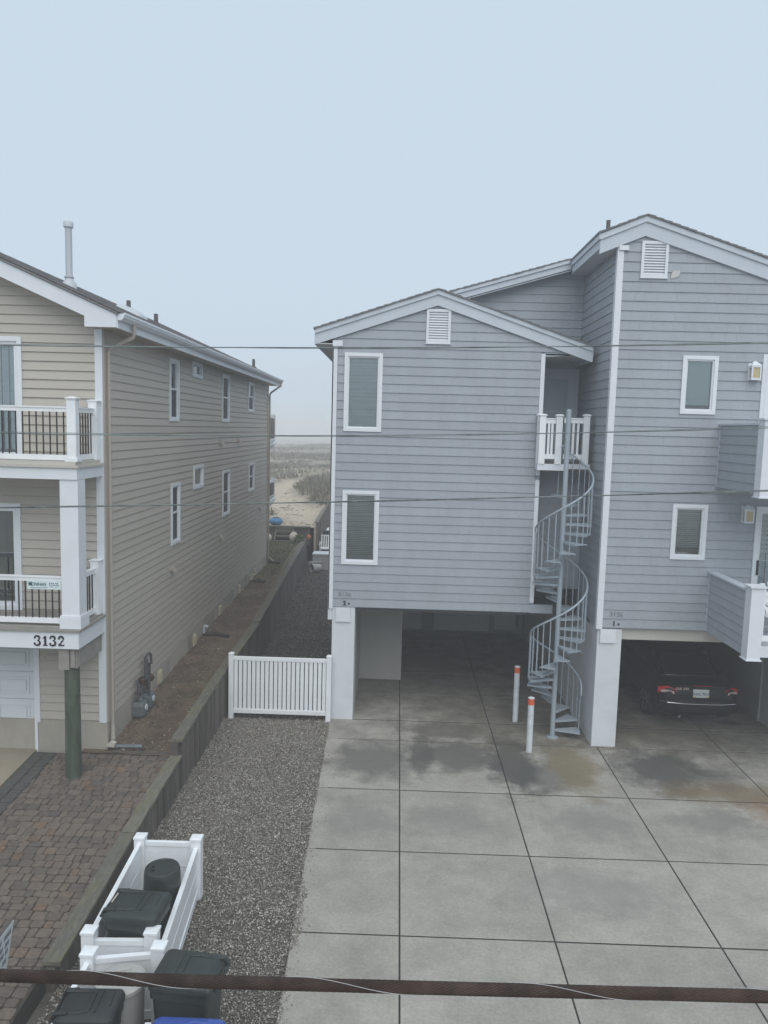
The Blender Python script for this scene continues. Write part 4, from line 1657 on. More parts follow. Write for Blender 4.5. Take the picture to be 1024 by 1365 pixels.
# upper alcove door
mb = MB()
mb.hexa(slab8(FB, 2.74, 3.72, 5.12, 2.74, 3.72, 7.16, .001, .02, .001, .02))
frame_ring(mb, FB, 2.80, 3.63, 5.12, 7.08, .09, .02, .045)
dr = build('alcove_door', mb, 'grey_trim', gh)
mb = MB()
frame_ring(mb, FB, 2.89, 3.54, 5.14, 6.99, .045, .018, .032)
mb.hexa(slab8(FB, 2.93, 3.50, 6.25, 2.93, 3.50, 6.28, .02, .03, .02, .03))
build('frame', mb, 'grey_trim', dr)
mb = MB()
mb.hexa(slab8(FB, 2.93, 3.50, 5.18, 2.93, 3.50, 6.95, .0205, .024, .0205, .024))
build('pane', mb, 'glass_frost', dr)
# floors and closing walls (the house is hollow and dark)
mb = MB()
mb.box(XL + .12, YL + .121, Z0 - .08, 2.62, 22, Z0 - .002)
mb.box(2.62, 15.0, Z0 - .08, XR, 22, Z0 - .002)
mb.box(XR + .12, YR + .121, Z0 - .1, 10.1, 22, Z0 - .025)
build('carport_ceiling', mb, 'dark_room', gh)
mb = MB()
mb.box(XL, 26.9, Z0, XR, 27, 7.35)
mb.box(XR, 21.9, 0, 10.2, 22, 9)
mb.box(10.1, YR, 0, 10.2, 22, 7.7)
build('rear_wall', mb, 'dark_room', gh)
# left facade trim
mb = MB()
mb.box(XL - .02, YL - .03, 2.26, XL + .075, YL, 7.42)
mb.box(XL - .022, YL - .03, 2.26, XL - .0, YL + .07, 7.42)
build('corner_board', mb, 'white_trim', gh)
mb = MB()
mb.box(2.643, YL - .03, 5.0, 2.72, YL + .06, 7.31)
build('corner_board', mb, 'white_trim', gh)
mb = MB()
mb.box(2.643, YL - .03, 2.50, 2.72, YL + .06, 4.91)
build('corner_board', mb, 'white_trim', gh)
mb = MB()
mb.box(2.646, YL - .012, Z0, 3.1, YL + .05, 2.455)
build('band_board', mb, 'grey_siding', gh)
mb = MB()
mb.box(XR - .002, YR - .03, 2.255, XR + .088, YR, 9.10)
mb.box(XR - .022, YR - .03, 2.255, XR - .001, YR + .08, 9.09)
build('corner_board', mb, 'white_trim', gh)
mb = MB()
mb.box(6.385, YR - .03, 4.98, 6.46, YR, 7.30)
build('door_trim', mb, 'white_trim', gh)


# fascias
def rake_fascia(name, pts, h1, h2, y, parent, endL=True, proud=.06, ret=None):
    """pts: top line from left end over the ridge to the right end."""
    mb = MB()
    poly = pts + [(a, b - h1) for a, b in pts[::-1]]
    mb.prism(poly, 'y', y - proud - .03, y - .001)
    o = build(name, mb, 'grey_trim', parent)
    mb = MB()
    poly = [(a, b - h1 + .001) for a, b in pts] + [(a, b - h1 - h2) for a, b in pts[::-1]]
    mb.prism(poly, 'y', y - proud, y - .001)
    return build(name, mb, 'grey_trim', parent)


rake_fascia('fascia', [(-1.655, 7.66), (.655, 8.435), (3.59, 7.455)], .085, .20, YL, gh)
mb = MB()
mb.box(XL - .02, YL - .055, 7.35, XL + .17, YL - .03, 7.46)
build('frieze_return', mb, 'white_trim', gh)
mb = MB()
mb.prism([(-1.655, 7.375), (3.59, 7.17), (3.59, 7.17)], 'y', YL, YL + .01)
# soffit of the left eave and its fascia running back
mb = MB()
mb.hexa([(-1.655, YL - .05, 7.385), (XL, YL - .05, 7.385), (XL, 27, 7.385), (-1.655, 27, 7.385), (-1.655, YL - .05, 7.40), (XL, YL - .05, 7.40), (XL, 27, 7.40), (-1.655, 27, 7.40)])
build('soffit', mb, 'soffit', gh)
mb = MB()
mb.box(-1.67, YL - .0, 7.38, -1.655, 27, 7.64)
build('fascia', mb, 'grey_trim', gh)
# soffit over the alcove
mb = MB()
mb.box(2.73, YL + .001, 7.285, 3.60, YRB, 7.31)
build('soffit', mb, 'soffit', gh)
mb = MB()
mb.box(3.59, YL - .08, 7.18, 3.605, YRB, 7.45)
build('fascia', mb, 'grey_trim', gh)


def stepped_roof(name, x0, z0, x1, z1, y0, y1, parent, m='shingle_dark', th=.028):
    """Roof plane in courses, the front edge stepped like real shingles."""
    mb = MB()
    L = math.hypot(x1 - x0, z1 - z0)
    n = max(2, int(L / .15))
    for k in range(n):
        a, b = k / n, (k + 1.15) / n
        b = min(b, 1)
        xa, za, xb, zb = x0 + (x1 - x0) * a, z0 + (z1 - z0) * a, x0 + (x1 - x0) * b, z0 + (z1 - z0) * b
        j = random.uniform(-.006, .006)
        mb.hexa([(xa, y0 + j, za - .01), (xb, y0 + j, zb - .01), (xb, y1, zb - .01), (xa, y1, za - .01), (xa, y0 + j, za + th), (xb, y0 + j, zb + th * .45), (xb, y1, zb + th * .45), (xa, y1, za + th)])
    return build(name, mb, m, parent)


stepped_roof('roof', -1.685, 7.66, .655, 8.447, YL - .115, 27, gh)
stepped_roof('roof', 3.60, 7.46, .655, 8.447, YL - .115, YRB - .02, gh)
# dark cricket flashing where the low roof meets the side wall
mb = MB()
mb.add([(3.30, 15.2, 7.57), (3.73, 15.15, 7.43), (3.73, 16.33, 7.80), (3.30, 16.33, 7.62), (3.30, 15.2, 7.4), (3.73, 15.15, 7.3), (3.73, 16.33, 7.3), (3.30, 16.33, 7.3)], [(0, 1, 2, 3), (0, 4, 5, 1), (1, 5, 6, 2), (2, 6, 7, 3), (3, 7, 4, 0)])
build('roof_flashing', mb, 'shingle_dark', gh)
# right gable
rake_fascia('fascia', [(3.40, 9.285), (4.175, 9.605), (10.4, 7.61)], .10, .235, YR, gh, proud=.055)
mb = MB()
mb.box(XR - .002, YR - .06, 9.02, XR + .16, YR - .03, 9.1)
build('frieze_return', mb, 'white_trim', gh)
mb = MB()
mb.box(3.40, YR + .0, 9.045, 3.42, 16.05, 9.285)
build('fascia', mb, 'grey_trim', gh)
mb = MB()
mb.box(3.37, YR - .085, 9.19, 3.399, 16.04, 9.29)
build('fascia', mb, 'grey_trim', gh)
mb = MB()
mb.box(3.42, YR - .05, 9.065, XR, 16.35, 9.08)
build('soffit', mb, 'soffit', gh)
stepped_roof('roof', 3.355, 9.29, 4.175, 9.615, YR - .11, 22, gh)
stepped_roof('roof', 10.5, 7.60, 4.175, 9.615, YR - .11, 22, gh)
# rear gable rake
rake_fascia('fascia', [(.2, 8.415), (3.40, 9.335)], .07, .155, 16.13, gh, proud=.03)
stepped_roof('roof', .2, 8.42, 3.40, 9.342, 16.06, 27, gh)
mb = MB()
mb.hexa([(.2, 16.1, 8.2), (3.42, 16.1, 9.13), (3.42, YRB, 9.13), (.2, YRB, 8.2), (.2, 16.1, 8.22), (3.42, 16.1, 9.15), (3.42, YRB, 9.15), (.2, YRB, 8.22)])
build('soffit', mb, 'soffit', gh)
mb = MB()
mb.lathe([(.04, 9.35), (.04, 9.86), (.045, 9.87)], 3.86, 15.2, 10)
build('vent_pipe', mb, 'pipe_dark', gh)


# gable vents
def gable_vent(fr, u0, u1, z0, z1):
    mb = MB()
    frame_ring(mb, fr, u0, u1, z0, z1, .05, .0, .04)
    mb.hexa(slab8(fr, u0 - .012, u1 + .012, z0 - .02, u0 - .012, u1 + .012, z0 - .001, 0, .045, 0, .045))
    mb.hexa(slab8(fr, u0 + .05, u1 - .05, z0 + .05, u0 + .05, u1 - .05, z1 - .05, -.0005, .002, -.0005, .002))
    v = build('gable_vent', mb, 'white_trim', gh)
    n = 11
    h = (z1 - z0 - .1) / n
    for k in range(n):
        z = z0 + .05 + h * k
        mb = MB()
        mb.hexa(slab8(fr, u0 + .05, u1 - .05, z + .004, u0 + .05, u1 - .05, z + h * .62, .024, .032, .004, .012))
        build('louvre', mb, 'white_trim', v)


gable_vent(FL, .448, .908, 7.455, 8.085)
gable_vent(FR_, 4.134, 4.60, 8.575, 9.19)
mb = MB()
ptz = [(4.665, 8.565), (4.70, 8.56), (4.80, 8.60), (4.83, 8.66), (4.815, 8.70), (4.73, 8.705), (4.68, 8.66)]
mb.prism(ptz, 'y', YR - .022, YR - .019)
build('scuff_patch', mb, mat('pale_scar', (.5, .5, .5), .8, .1, 20), gh)
# windows
window(gh, FL, -1.088, -.36, 5.75, 7.24, 'blind', bpitch=.034, sash=None)
window(gh, FL, -1.075, -.36, 3.154, 4.607, 'blind_dim', bpitch=.036, tilt=.5)
window(gh, FR_, 4.978, 5.602, 6.22, 7.245, None, name='window')
w_ = [o for o in gh.children if o.name.startswith('window')][-1]
mb = MB()
mb.hexa(slab8(FR_, 5.07, 5.51, 6.38, 5.07, 5.51, 7.16, -.062, -.058, -.062, -.058))
build('roller_shade', mb, mat('pale_roller_shade', (.62, .70, .70), .8, .04, 3), w_)
window(gh, FR_, 4.974, 5.604, 3.594, 4.602, 'blind_dim', bpitch=.036, blind_to=3.82, tilt=.5)
# balcony doors at right
slider(FR_, 6.46, 8.3, 4.98, 7.26, 'curtain', mullions=(7.4,))
d2 = slider(FR_, 6.47, 8.3, 2.45, 4.60, 'curtain', mullions=(7.4,))
mb = MB()
mb.hexa(slab8(FR_, 6.545, 6.575, 3.35, 6.545, 6.575, 3.62, .01, .05, .01, .05))
build('handle', mb, 'black_paint', d2)
mb = MB()
for k in range(9):
    z = 3.75 + k * .085
    mb.hexa(slab8(FR_, 6.60, 8.1, z, 6.60, 8.1, z + .05, -.06, -.055, -.075, -.07))
build('blind', mb, 'blind_dim', d2)
# numbers on the facades: faded street number, small black unit number
for s, x, z, m_, sz, y in (('3136', -1.115, 2.515, 'faded_paint', .118, YL), ('2', -1.02, 2.335, 'black_paint', .12, YL), ('3136', 3.955, 2.50, 'faded_paint', .118, YR), ('1', 4.01, 2.325, 'black_paint', .12, YR)):
    t = text_mesh(s, sz, .004, offset=.004 if m_ == 'black_paint' else 0, space=1.05)
    stand_text(t, x, y - .022, z)
    if s in '12':
        t.prism([(x + .115 + .018 * math.cos(k * PI / 4), z + .03 + .02 * math.sin(k * PI / 4)) for k in range(8)], 'y', y - .027, y - .02)
    build('house_number', t, m_, gh)

# piers and carport walls
mb = MB()
mb.box(-1.235, YL + .001, -.02, -.782, YL + .5, Z0 - .001)
build('pier', mb, 'stucco', gh, bevel=.012)
mb = MB()
mb.box(-1.16, YL - .035, 2.0, -.872, YL + .0, Z0 - .012)
build('pier_cap', mb, 'white_trim', gh)
mb = MB()
mb.box(-1.32, YL + .0, 2.03, -1.237, YL + .25, Z0 - .002)
build('pier_bracket', mb, 'stucco', gh)
mb = MB()
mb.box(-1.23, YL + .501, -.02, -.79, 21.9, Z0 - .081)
build('carport_wall', mb, 'stucco_shaded', gh)
mb = MB()
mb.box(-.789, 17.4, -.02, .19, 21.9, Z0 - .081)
build('storage_box', mb, 'stucco_shaded', gh)
mb = MB()
mb.box(3.757, YR + .012, -.02, 4.21, YR + .6, Z0 - .04)
build('pier', mb, 'stucco', gh, bevel=.012)
mb = MB()
mb.box(3.80, YR - .035, 2.0, 4.085, YR + .011, Z0 - .035)
build('pier_cap', mb, 'white_trim', gh)
mb = MB()
mb.box(3.76, YR + .601, -.02, 4.1, 21.9, Z0 - .101)
build('carport_wall', mb, 'stucco', gh)
mb = MB()
mb.box(4.211, YR + .09, 2.045, 10.1, YR + .3, Z0 - .03)
build('beam', mb, 'beam', gh)
mb = MB()
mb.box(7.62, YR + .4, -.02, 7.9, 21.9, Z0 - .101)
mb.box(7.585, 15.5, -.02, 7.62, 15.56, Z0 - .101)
build('carport_wall', mb, 'stucco_shaded', gh)
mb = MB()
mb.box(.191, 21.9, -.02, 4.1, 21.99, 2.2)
build('carport_wall', mb, 'stucco_shaded', gh)
for x0, x1, z0 in ((.25, .8, .0), (1.15, 2.75, .0), (2.9, 3.5, .06)):
    mb = MB()
    mb.box(x0, 21.8, z0 + .06, x1, 21.88, 2.1)
    build('storage_door', mb, 'stucco', gh)

# landing balcony in the alcove
lb = MB()
lb.box(2.62, 14.56, 5.115, 3.12, 14.62, 5.235)
lb.box(2.62, 14.62, 5.115, 2.66, YL - .02, 5.235)
lb.box(3.125, 14.80, 5.14, 3.66, 14.86, 5.235)
land = build('landing_balcony', lb, 'white_trim', gh)
lb = MB()
lb.box(2.66, 14.62, 5.20, 3.12, YL + .06, 5.236)
lb.box(2.73, YL + .06, 5.17, XR - .02, YRB - .03, 5.232)
lb.box(2.73, YL + .06, 5.08, XR - .02, 15.5, 5.165)
build('floor', lb, 'grey_wood', land)


def vinyl_panel(x0, x1, y, z0, z1, n):
    mb = MB()
    mb.box(x0, y - .02, z1 - .1, x1, y + .02, z1 - .02)
    mb.box(x0, y - .032, z1 - .02, x1, y + .032, z1)
    build('rail', mb, 'white_vinyl', land)
    mb = MB()
    mb.box(x0, y - .02, z0, x1, y + .02, z0 + .09)
    build('rail', mb, 'white_vinyl', land)
    for k in range(n):
        x = x0 + (x1 - x0) * (k + 1) / (n + 1)
        mb = MB()
        mb.box(x - .021, y - .012, z0 + .09, x + .021, y + .012, z1 - .1)
        build('baluster', mb, 'white_vinyl', land)


def vinyl_post(x, y, z0, z1, w=.058):
    mb = MB()
    mb.box(x - w, y - w, z0, x + w, y + w, z1)
    mb.loft([[(x + a * s, y + b * s, z) for a, b in ((-1, -1), (1, -1), (1, 1), (-1, 1))] for s, z in ((w + .004, z1), (w + .016, z1 + .012), (w + .016, z1 + .025), (w - .01, z1 + .04), (.0, z1 + .045))])
    build('rail_post', mb, 'white_vinyl', land)


vinyl_post(2.685, 14.60, 5.236, 6.13)
vinyl_post(2.655, YL - .09, 5.236, 6.13, .04)
vinyl_post(2.995, 14.60, 5.236, 6.13)
vinyl_panel(2.745, 2.937, 14.60, 5.33, 6.095, 2)
vinyl_post(3.56, 14.83, 5.236, 6.15)
vinyl_panel(3.14, 3.50, 14.83, 5.33, 6.115, 3)

# private balconies at the right
def side_balcony(zb, zt, yf, low):
    mb = MB()
    mb.box(5.72, yf + .1, zb, 5.83, YR - .03, zt - .02)
    b = build('balcony', mb, 'grey_siding', gh)
    fr = F_west(5.72)
    n = 7
    h = (zt - .06 - zb) / n
    siding(b, 'grey_siding', fr, [zb + h * k for k in range(n + 1)], lambda z: (yf + .1, YR - .03), [], (.015, .004), (.15, .28))
    mb = MB()
    mb.box(5.69, yf + .09, zt - .03, 5.86, YR - .02, zt)
    mb.box(5.705, YR - .06, zb, 5.72, YR - .018, zt - .03)
    build('cap_rail', mb, 'grey_trim', b)
    mb = MB()
    mb.box(5.71, yf - .11, zb - .03, 5.925, yf + .10, zt + .05)
    build('corner_post', mb, 'white_trim', b)
    mb = MB()
    mb.box(5.68, yf - .14, zt + .05, 5.955, yf + .13, zt + .075)
    build('post_cap', mb, 'white_trim', b)
    mb = MB()
    mb.box(5.69, yf - .13, zb - .05, 5.945, yf + .115, zb - .03)
    build('post_base', mb, 'white_trim', b)
    mb = MB()
    mb.box(5.926, yf - .02, zb - .01, 9.0, yf + .03, zb + .17)
    mb.box(5.84, yf + .031, zb + .05, 9.0, YR - .03, zb + .16)
    build('floor', mb, 'white_trim', b)
    for a, d, e_ in ((.03, zt - .09, zt - .03), (.015, zb + .26, zb + .35), (.014, zt - .17, zt - .13)):
        mb = MB()
        mb.box(5.926, yf - a, d, 9.0, yf + a + .01, e_)
        build('rail', mb, 'white_vinyl', b)
    for k in range(18):
        x = 5.97 + k * .125
        mb = MB()
        mb.box(x - .018, yf - .012, zb + .351, x + .018, yf + .012, zt - .091)
        build('baluster', mb, 'white_vinyl', b)
    return b


side_balcony(2.285, 3.385, 12.3, True)
side_balcony(4.925, 6.06, 12.3, False)

# ------------------------------------------------------------------ wall lamps
for z, x, nm in ((6.84, 6.235, 'boxy white wall lamp with amber glass beside the upper window'), (4.30, 6.31, 'boxy white wall lamp with amber glass beside the lower window')):
    lr = root('wall_lamp', (x, YR - .02, z), nm, 'wall lamp', 'wall lamps on the grey house')
    mb = MB()
    mb.box(-.10, .0, 0, .10, .02, .30)
    mb.box(-.085, -.11, 0, .085, -.001, .035)
    mb.box(-.085, -.11, .22, .085, -.001, .25)
    mb.box(-.085, -.11, .036, -.06, -.085, .219)
    mb.box(.06, -.11, .036, .085, -.085, .219)
    build('body', mb, 'white_trim', lr, local=True)
    mb = MB()
    mb.loft([[(-.09 * s, -.115 * s, zz), (.09 * s, -.115 * s, zz), (.09 * s, -.001, zz), (-.09 * s, -.001, zz)] for s, zz in ((1, .251), (.45, .31), (.15, .335))])
    build('lamp_roof', mb, 'white_trim', lr, local=True)
    mb = MB()
    mb.box(-.06, -.098, .036, .06, -.01, .219)
    build('lamp_glass', mb, 'lamp_glass', lr, local=True)

# ------------------------------------------------------------------ spiral staircase
sp = root('spiral_staircase', (3.10, 14.28, 0), 'grey steel spiral staircase rising to the alcove landing', 'staircase')
PR, RISE, NT, DTH = .047, .166, 28, 30.0
mb = MB()
mb.lathe([(PR, 0.0), (PR, 6.22)], 0, 0, 16)
mb.lathe([(.11, 0.0), (.11, .018), (.10, .022)], 0, 0, 16)
mb.lathe([(PR + .004, 6.22), (PR + .004, 6.235), (PR * .6, 6.255), (0.001, 6.26)], 0, 0, 16)
build('pole', mb, 'steel', sp, local=True, smooth=True)
RO = .515


def pol(r, deg, z):
    a = math.radians(deg)
    return (r * math.cos(a), r * math.sin(a), z)


for k in range(NT):
    th = DTH * k
    z = .165 + RISE * k
    mb = MB()
    n = 4
    a0, a1 = th - 17, th + 17
    top = [pol(PR - .005, a0 - 6, z), *[pol(RO, a0 + (a1 - a0) * i / n, z) for i in range(n + 1)], pol(PR - .005, a1 + 6, z)]
    mb.loft([[(a, b, c - .012) for a, b, c in top], top])
    for ang, ri in ((a0, a0 - 6), (a1, a1 + 6)):
        p, q = Vector(pol(PR - .005, ri, z)), Vector(pol(RO, ang, z))
        mb.hexa([p - Vector((0, 0, .04)), q - Vector((0, 0, .04)), q - Vector((0, 0, .012)), p - Vector((0, 0, .012))] + [v + Vector((pol(.006, th + 90, 0))) for v in (p - Vector((0, 0, .04)), q - Vector((0, 0, .04)), q - Vector((0, 0, .012)), p - Vector((0, 0, .012)))])
    build('tread', mb, 'steel', sp, local=True)
    for da in (-12, 3):
        if k == 0 and da < 0:
            continue
        ang = th + da
        zt = z + RISE * da / DTH * 1.0 + .90
        mb = MB()
        zb_ = z - .02 if da < 0 else z
        mb.tube([pol(RO - .012, ang, z - .03), pol(RO - .012, ang, zt)], .0100, 6)
        build('baluster', mb, 'steel', sp, local=True)
mb = MB()
pth = []
for k in range(0, 171):
    ang = 3 + 5 * k
    if ang > 812:
        break
    pth.append(pol(RO - .012, ang, .165 + RISE * ang / DTH + .90))
pth = [pol(RO - .012, -6, .86), pol(RO - .012, -4, .98)] + pth + [pol(.32, 818, pth[-1][2] + .04), pol(.05, 822, pth[-1][2] + .05)]
mb.tube(pth, .019, 8)
build('handrail', mb, 'steel', sp, local=True, smooth=True)

# ------------------------------------------------------------------ bollards
for x, y, h, nm in ((2.50, 15.03, 1.15, 'white bollard with orange band under the carport edge, behind the other'), (2.535, 13.56, 1.03, 'white bollard with orange band nearest the spiral stairs, out on the slab')):
    b = root('bollard', (x, y, 0), nm, 'bollard', 'orange banded bollards by the spiral stairs')
    mb = MB()
    mb.lathe([(.056, 0), (.056, h - .135)], 0, 0, 18)
    build('post', mb, 'bollard_white', b, local=True, smooth=True)
    mb = MB()
    mb.lathe([(.0585, h - .134), (.0585, h - .02)], 0, 0, 18)
    build('orange_band', mb, 'orange', b, local=True, smooth=True)
    mb = MB()
    mb.lathe([(.0575, h - .019), (.0575, h - .005), (.045, h), (0.001, h + .002)], 0, 0, 18)
    build('top_cap', mb, 'bollard_white', b, local=True, smooth=True)

# ------------------------------------------------------------------ white gate
g = root('gate', (-2.23, 14.75, 0), 'white vinyl slatted gate across the gravel alley', 'gate')
for x in (-3.205, -1.265):
    mb = MB()
    w = .047
    yy = 14.75
    mb.box(x - w, yy - w, -.03, x + w, yy + w, 1.30)
    mb.loft([[(x + a * s, yy + b * s, z) for a, b in ((-1, -1), (1, -1), (1, 1), (-1, 1))] for s, z in ((w + .006, 1.30), (w + .006, 1.315), (w * .5, 1.335), (0.001, 1.338))])
    build('gate_post', mb, 'white_vinyl', g)
for z0, z1 in ((.095, .185), (1.175, 1.255)):
    mb = MB()
    mb.box(-3.157, 14.725, z0, -1.313, 14.775, z1)
    build('gate_rail', mb, 'white_vinyl', g, bevel=.006)
first = None
for k in range(21):
    x = -3.145 + k * .0877
    if first is None:
        mb = MB()
        mb.box(x, 14.737, .186, x + .068, 14.763, 1.174)
        first = build('slat', mb, 'white_vinyl', g)
    else:
        copy_part(first, g, (k * .0877, 0, 0))

# ------------------------------------------------------------------ trash enclosures
def enclosure(name, posts, panels, H, label):
    e = root(name, (*posts[0], 0), label, 'bin enclosure', 'white vinyl bin enclosures')
    for x, y in posts:
        mb = MB()
        w = .062
        mb.box(x - w, y - w, -.02, x + w, y + w, H - .03)
        mb.loft([[(x + a * s, y + b * s, z) for a, b in ((-1, -1), (1, -1), (1, 1), (-1, 1))] for s, z in ((w + .008, H - .03), (w + .008, H - .005), (w - .002, H), (0.001, H + .006))])
        build('post', mb, 'white_vinyl', e)
    for (ax, ay), (bx, by), h in panels:
        d = Vector((bx - ax, by - ay, 0))
        L = d.length
        d.normalize()
        p0 = Vector((ax, ay, 0)) + d * .06
        p1 = Vector((bx, by, 0)) - d * .06
        for q, a, b in ((h - .025, .052, .05), (.06, .05, .09), (h * .56, .036, .012)):
            mb = MB()
            mb.bar(p0 + Vector((0, 0, q)), p1 + Vector((0, 0, q)), a, b)
            build('rail', mb, 'white_vinyl', e)
        for za, zb in ((.105, h * .56 - .008), (h * .56 + .008, h - .052)):
            mb = MB()
            mb.bar(p0 + Vector((0, 0, (za + zb) / 2)), p1 + Vector((0, 0, (za + zb) / 2)), .026, zb - za)
            build('panel_board', mb, 'white_vinyl', e)
    return e


pa = [(-3.035, 8.87), (-2.345, 8.88), (-2.95, 7.10), (-2.33, 7.13)]
enclosure('bin_enclosure', pa, [(pa[0], pa[1], .70), (pa[0], pa[2], .70), (pa[1], (-2.20, 6.98), .66), (pa[2], pa[3], .66)], .775, 'white vinyl bin enclosure farther from the cable, with two dark bins inside')
pb = [(-2.83, 6.79), (-2.19, 6.91), (-2.78, 4.9), (-2.0, 4.95)]
enclosure('bin_enclosure', pb, [(pb[0], pb[1], .69), (pb[0], pb[2], .68), ((-2.03, 6.15), pb[3], .64)], .775, 'white vinyl bin enclosure nearest the camera, half hidden by the thick cable')


# ------------------------------------------------------------------ wheeled bins and round cans
def rrect(x0, y0, x1, y1, r, z, n=4):
    pts = []
    for cx, cy, a0 in ((x1 - r, y1 - r, 0), (x0 + r, y1 - r, 90), (x0 + r, y0 + r, 180), (x1 - r, y0 + r, 270)):
        for k in range(n + 1):
            a = math.radians(a0 + 90 * k / n)
            pts.append((cx + r * math.cos(a), cy + r * math.sin(a), z))
    return pts


def cart(loc, rz, W, D, H, m, label, tilt=0.0):
    """Wheeled cart, hinge at local -X; lid, body, handle, wheels."""
    c = root('wheeled_bin', loc, label, 'trash bin', 'wheeled trash bins', rz=rz)
    mb = MB()
    rings = []
    for s, z in ((.76, .03), (.8, .1), (.94, H - .16), (1.0, H - .15), (1.0, H - .07)):
        rings.append(rrect(-D / 2 * s, -W / 2 * s, D / 2 * s, W / 2 * s, .05, z))
    mb.loft(rings)
    build('body', mb, m, c, local=True, smooth=True)
    mb = MB()
    rings = []
    for s, t, z in ((1.05, 1.06, H - .066), (1.06, 1.07, H - .03), (1.02, 1.03, H - .005), (.86, .84, H + .018), (.5, .5, H + .026)):
        r_ = rrect(-D / 2 * s, -W / 2 * t, D / 2 * s, W / 2 * t, .055 * s, z)
        rings.append([(a, b, q + tilt * (a + D / 2)) for a, b, q in r_])
    mb.loft(rings)
    lid = build('lid', mb, m, c, local=True, smooth=True)
    mb = MB()

    def P3(a, b, dz):
        return (a, b, H + .021 + dz + tilt * (a + D / 2))
    # raised ribs on the lid: a U on the hinge half and a tray outline on the front half
    for path in ([P3(-D * .5, -W * .33, 0), P3(-D * .1, -W * .33, .006), P3(D * .05, -W * .26, .006), P3(D * .05, W * .26, .006), P3(-D * .1, W * .33, .006), P3(-D * .5, W * .33, 0)],
                 [P3(D * .16, -W * .32, .002), P3(D * .16, W * .32, .004), P3(D * .36, W * .3, -.004), P3(D * .38, -W * .1, -.004)]):
        mb.tube(path, .012, 6)
    build('lid_rib', mb, m, lid, local=True)
    mb = MB()
    for s in (-1, 1):
        mb.tube([(-D * .5, s * W * .36, H - .06), (-D * .56, s * W * .36, H - .02), (-D * .52, s * W * .36, H + .02), (-D * .3, s * W * .36, H + .028)], .018, 8)
    mb.tube([(-D * .58, -W * .40, H - .045), (-D * .58, W * .40, H - .045)], .015, 8)
    build('handle', mb, m, c, local=True, smooth=True)
    for s in (-1, 1):
        mb = MB()
        mb.tube([(-D * .4, s * (W * .42), .1), (-D * .4, s * (W * .42 + .05), .1)], .1, 16)
        build('wheel', mb, 'tyre', c, local=True)
    return c


c1 = cart((-2.565, 7.40, 0), math.radians(-4), .46, .54, .86, 'green_plastic', 'dark green black wheeled bin lying closed inside the farther white enclosure', tilt=0)
mb = MB()
mb.box(-.262, -.05, .88, -.25, .10, .892)
build('label_sticker', mb, 'debris_pale', c1, local=True)
cart((-2.52, 6.05, 0), math.radians(2), .38, .48, .82, 'black_plastic', 'black wheeled bin with creased lid inside the nearer enclosure, below the thick cable')
cart((-1.765, 6.40, 0), math.radians(174), .46, .56, .92, 'green_plastic', 'dark wheeled bin standing on gravel outside the nearer enclosure, crossed by the cable')
cart((-1.60, 5.62, 0), math.radians(180), .46, .56, .90, 'blue_plastic', 'blue lidded wheeled bin at the bottom edge of the picture')
rb = root('round_bin', (-2.52, 8.07, 0), 'dark ribbed round can standing upside down behind the wheeled bin', 'trash can')
mb = MB()
mb.lathe([(.235, .0), (.235, .04), (.225, .06), (.2, .78), (.196, .83), (.185, .855), (.17, .862), (.165, .852), (.05, .85), (.0, .85)], 0, 0, 28)
build('body', mb, 'green_plastic', rb, local=True, smooth=True)
mb = MB()
for a, r_, w in ((200, .11, .05), (90, .14, .02), (-40, .14, .02)):
    p = [(r_ * math.cos(math.radians(a + t)), r_ * math.sin(math.radians(a + t)), .855) for t in range(-25, 26, 10)]
    mb.tube(p, w * .35, 6)
build('base_rib', mb, 'black_plastic', rb, local=True)
rg = root('round_bin', (-2.40, 6.47, 0), 'worn pale grey round can inside the nearer white enclosure', 'trash can')
mb = MB()
mb.lathe([(.17, 0), (.19, .03), (.205, .70), (.21, .72)], 0, 0, 26)
build('body', mb, 'grey_plastic', rg, local=True, smooth=True)
mb = MB()
mb.lathe([(.225, .70), (.225, .735), (.215, .745), (.19, .75), (.1, .765), (.0, .768)], 0, 0, 26)
mb.bar((-.07, .05, .775), (.05, .09, .775), .03, .02)
build('lid', mb, 'grey_plastic', rg, local=True, smooth=True)

# ------------------------------------------------------------------ parked car
car = root('parked_car', (6.15, 14.92, 0), 'black two door coupe parked nose in under the right carport', 'car')


def section(w, zl_, zb, ztop, crown=.05, tuck=.90):
    half = [(0, zl_), (w * .72, zl_), (w * tuck, zl_ + .04), (w * .975, zl_ + .16), (w, zl_ + (zb - zl_) * .55), (w * .985, zb - .08), (w * .93, zb), (w * .80, ztop - .01), (w * .4, ztop + crown * .75), (0, ztop + crown)]
    return half + [(-a, b) for a, b in half[-2:0:-1]]


sts = [(0.0, .62, .36, .62, .70, .0), (.03, .72, .30, .66, .80, .01), (.10, .79, .27, .70, .88, .02), (.22, .81, .24, .80, .93, .03), (.55, .83, .2, .86, .93, .035), (.95, .835, .2, .87, .93, .03), (1.6, .84, .2, .86, .92, .03), (2.4, .84, .2, .85, .9, .02), (3.1, .835, .2, .82, .86, .05), (3.6, .82, .2, .76, .80, .06), (4.05, .76, .24, .66, .70, .05), (4.22, .64, .3, .56, .60, .03)]
mb = MB()
mb.loft([[(a, y, b) for a, b in section(w, zl_, zb, zt, cr)] for y, w, zl_, zb, zt, cr in sts])
build('body', mb, 'car_paint', car, local=True, smooth=True)
mb = MB()
cab = [(.52, .60, .60, .95, .955), (.80, .63, .57, .93, 1.09), (1.12, .66, .54, .92, 1.235), (1.45, .68, .54, .92, 1.285), (2.0, .69, .55, .91, 1.295), (2.5, .69, .54, .90, 1.24), (3.0, .68, .56, .88, 1.02), (3.3, .66, .6, .86, .88)]
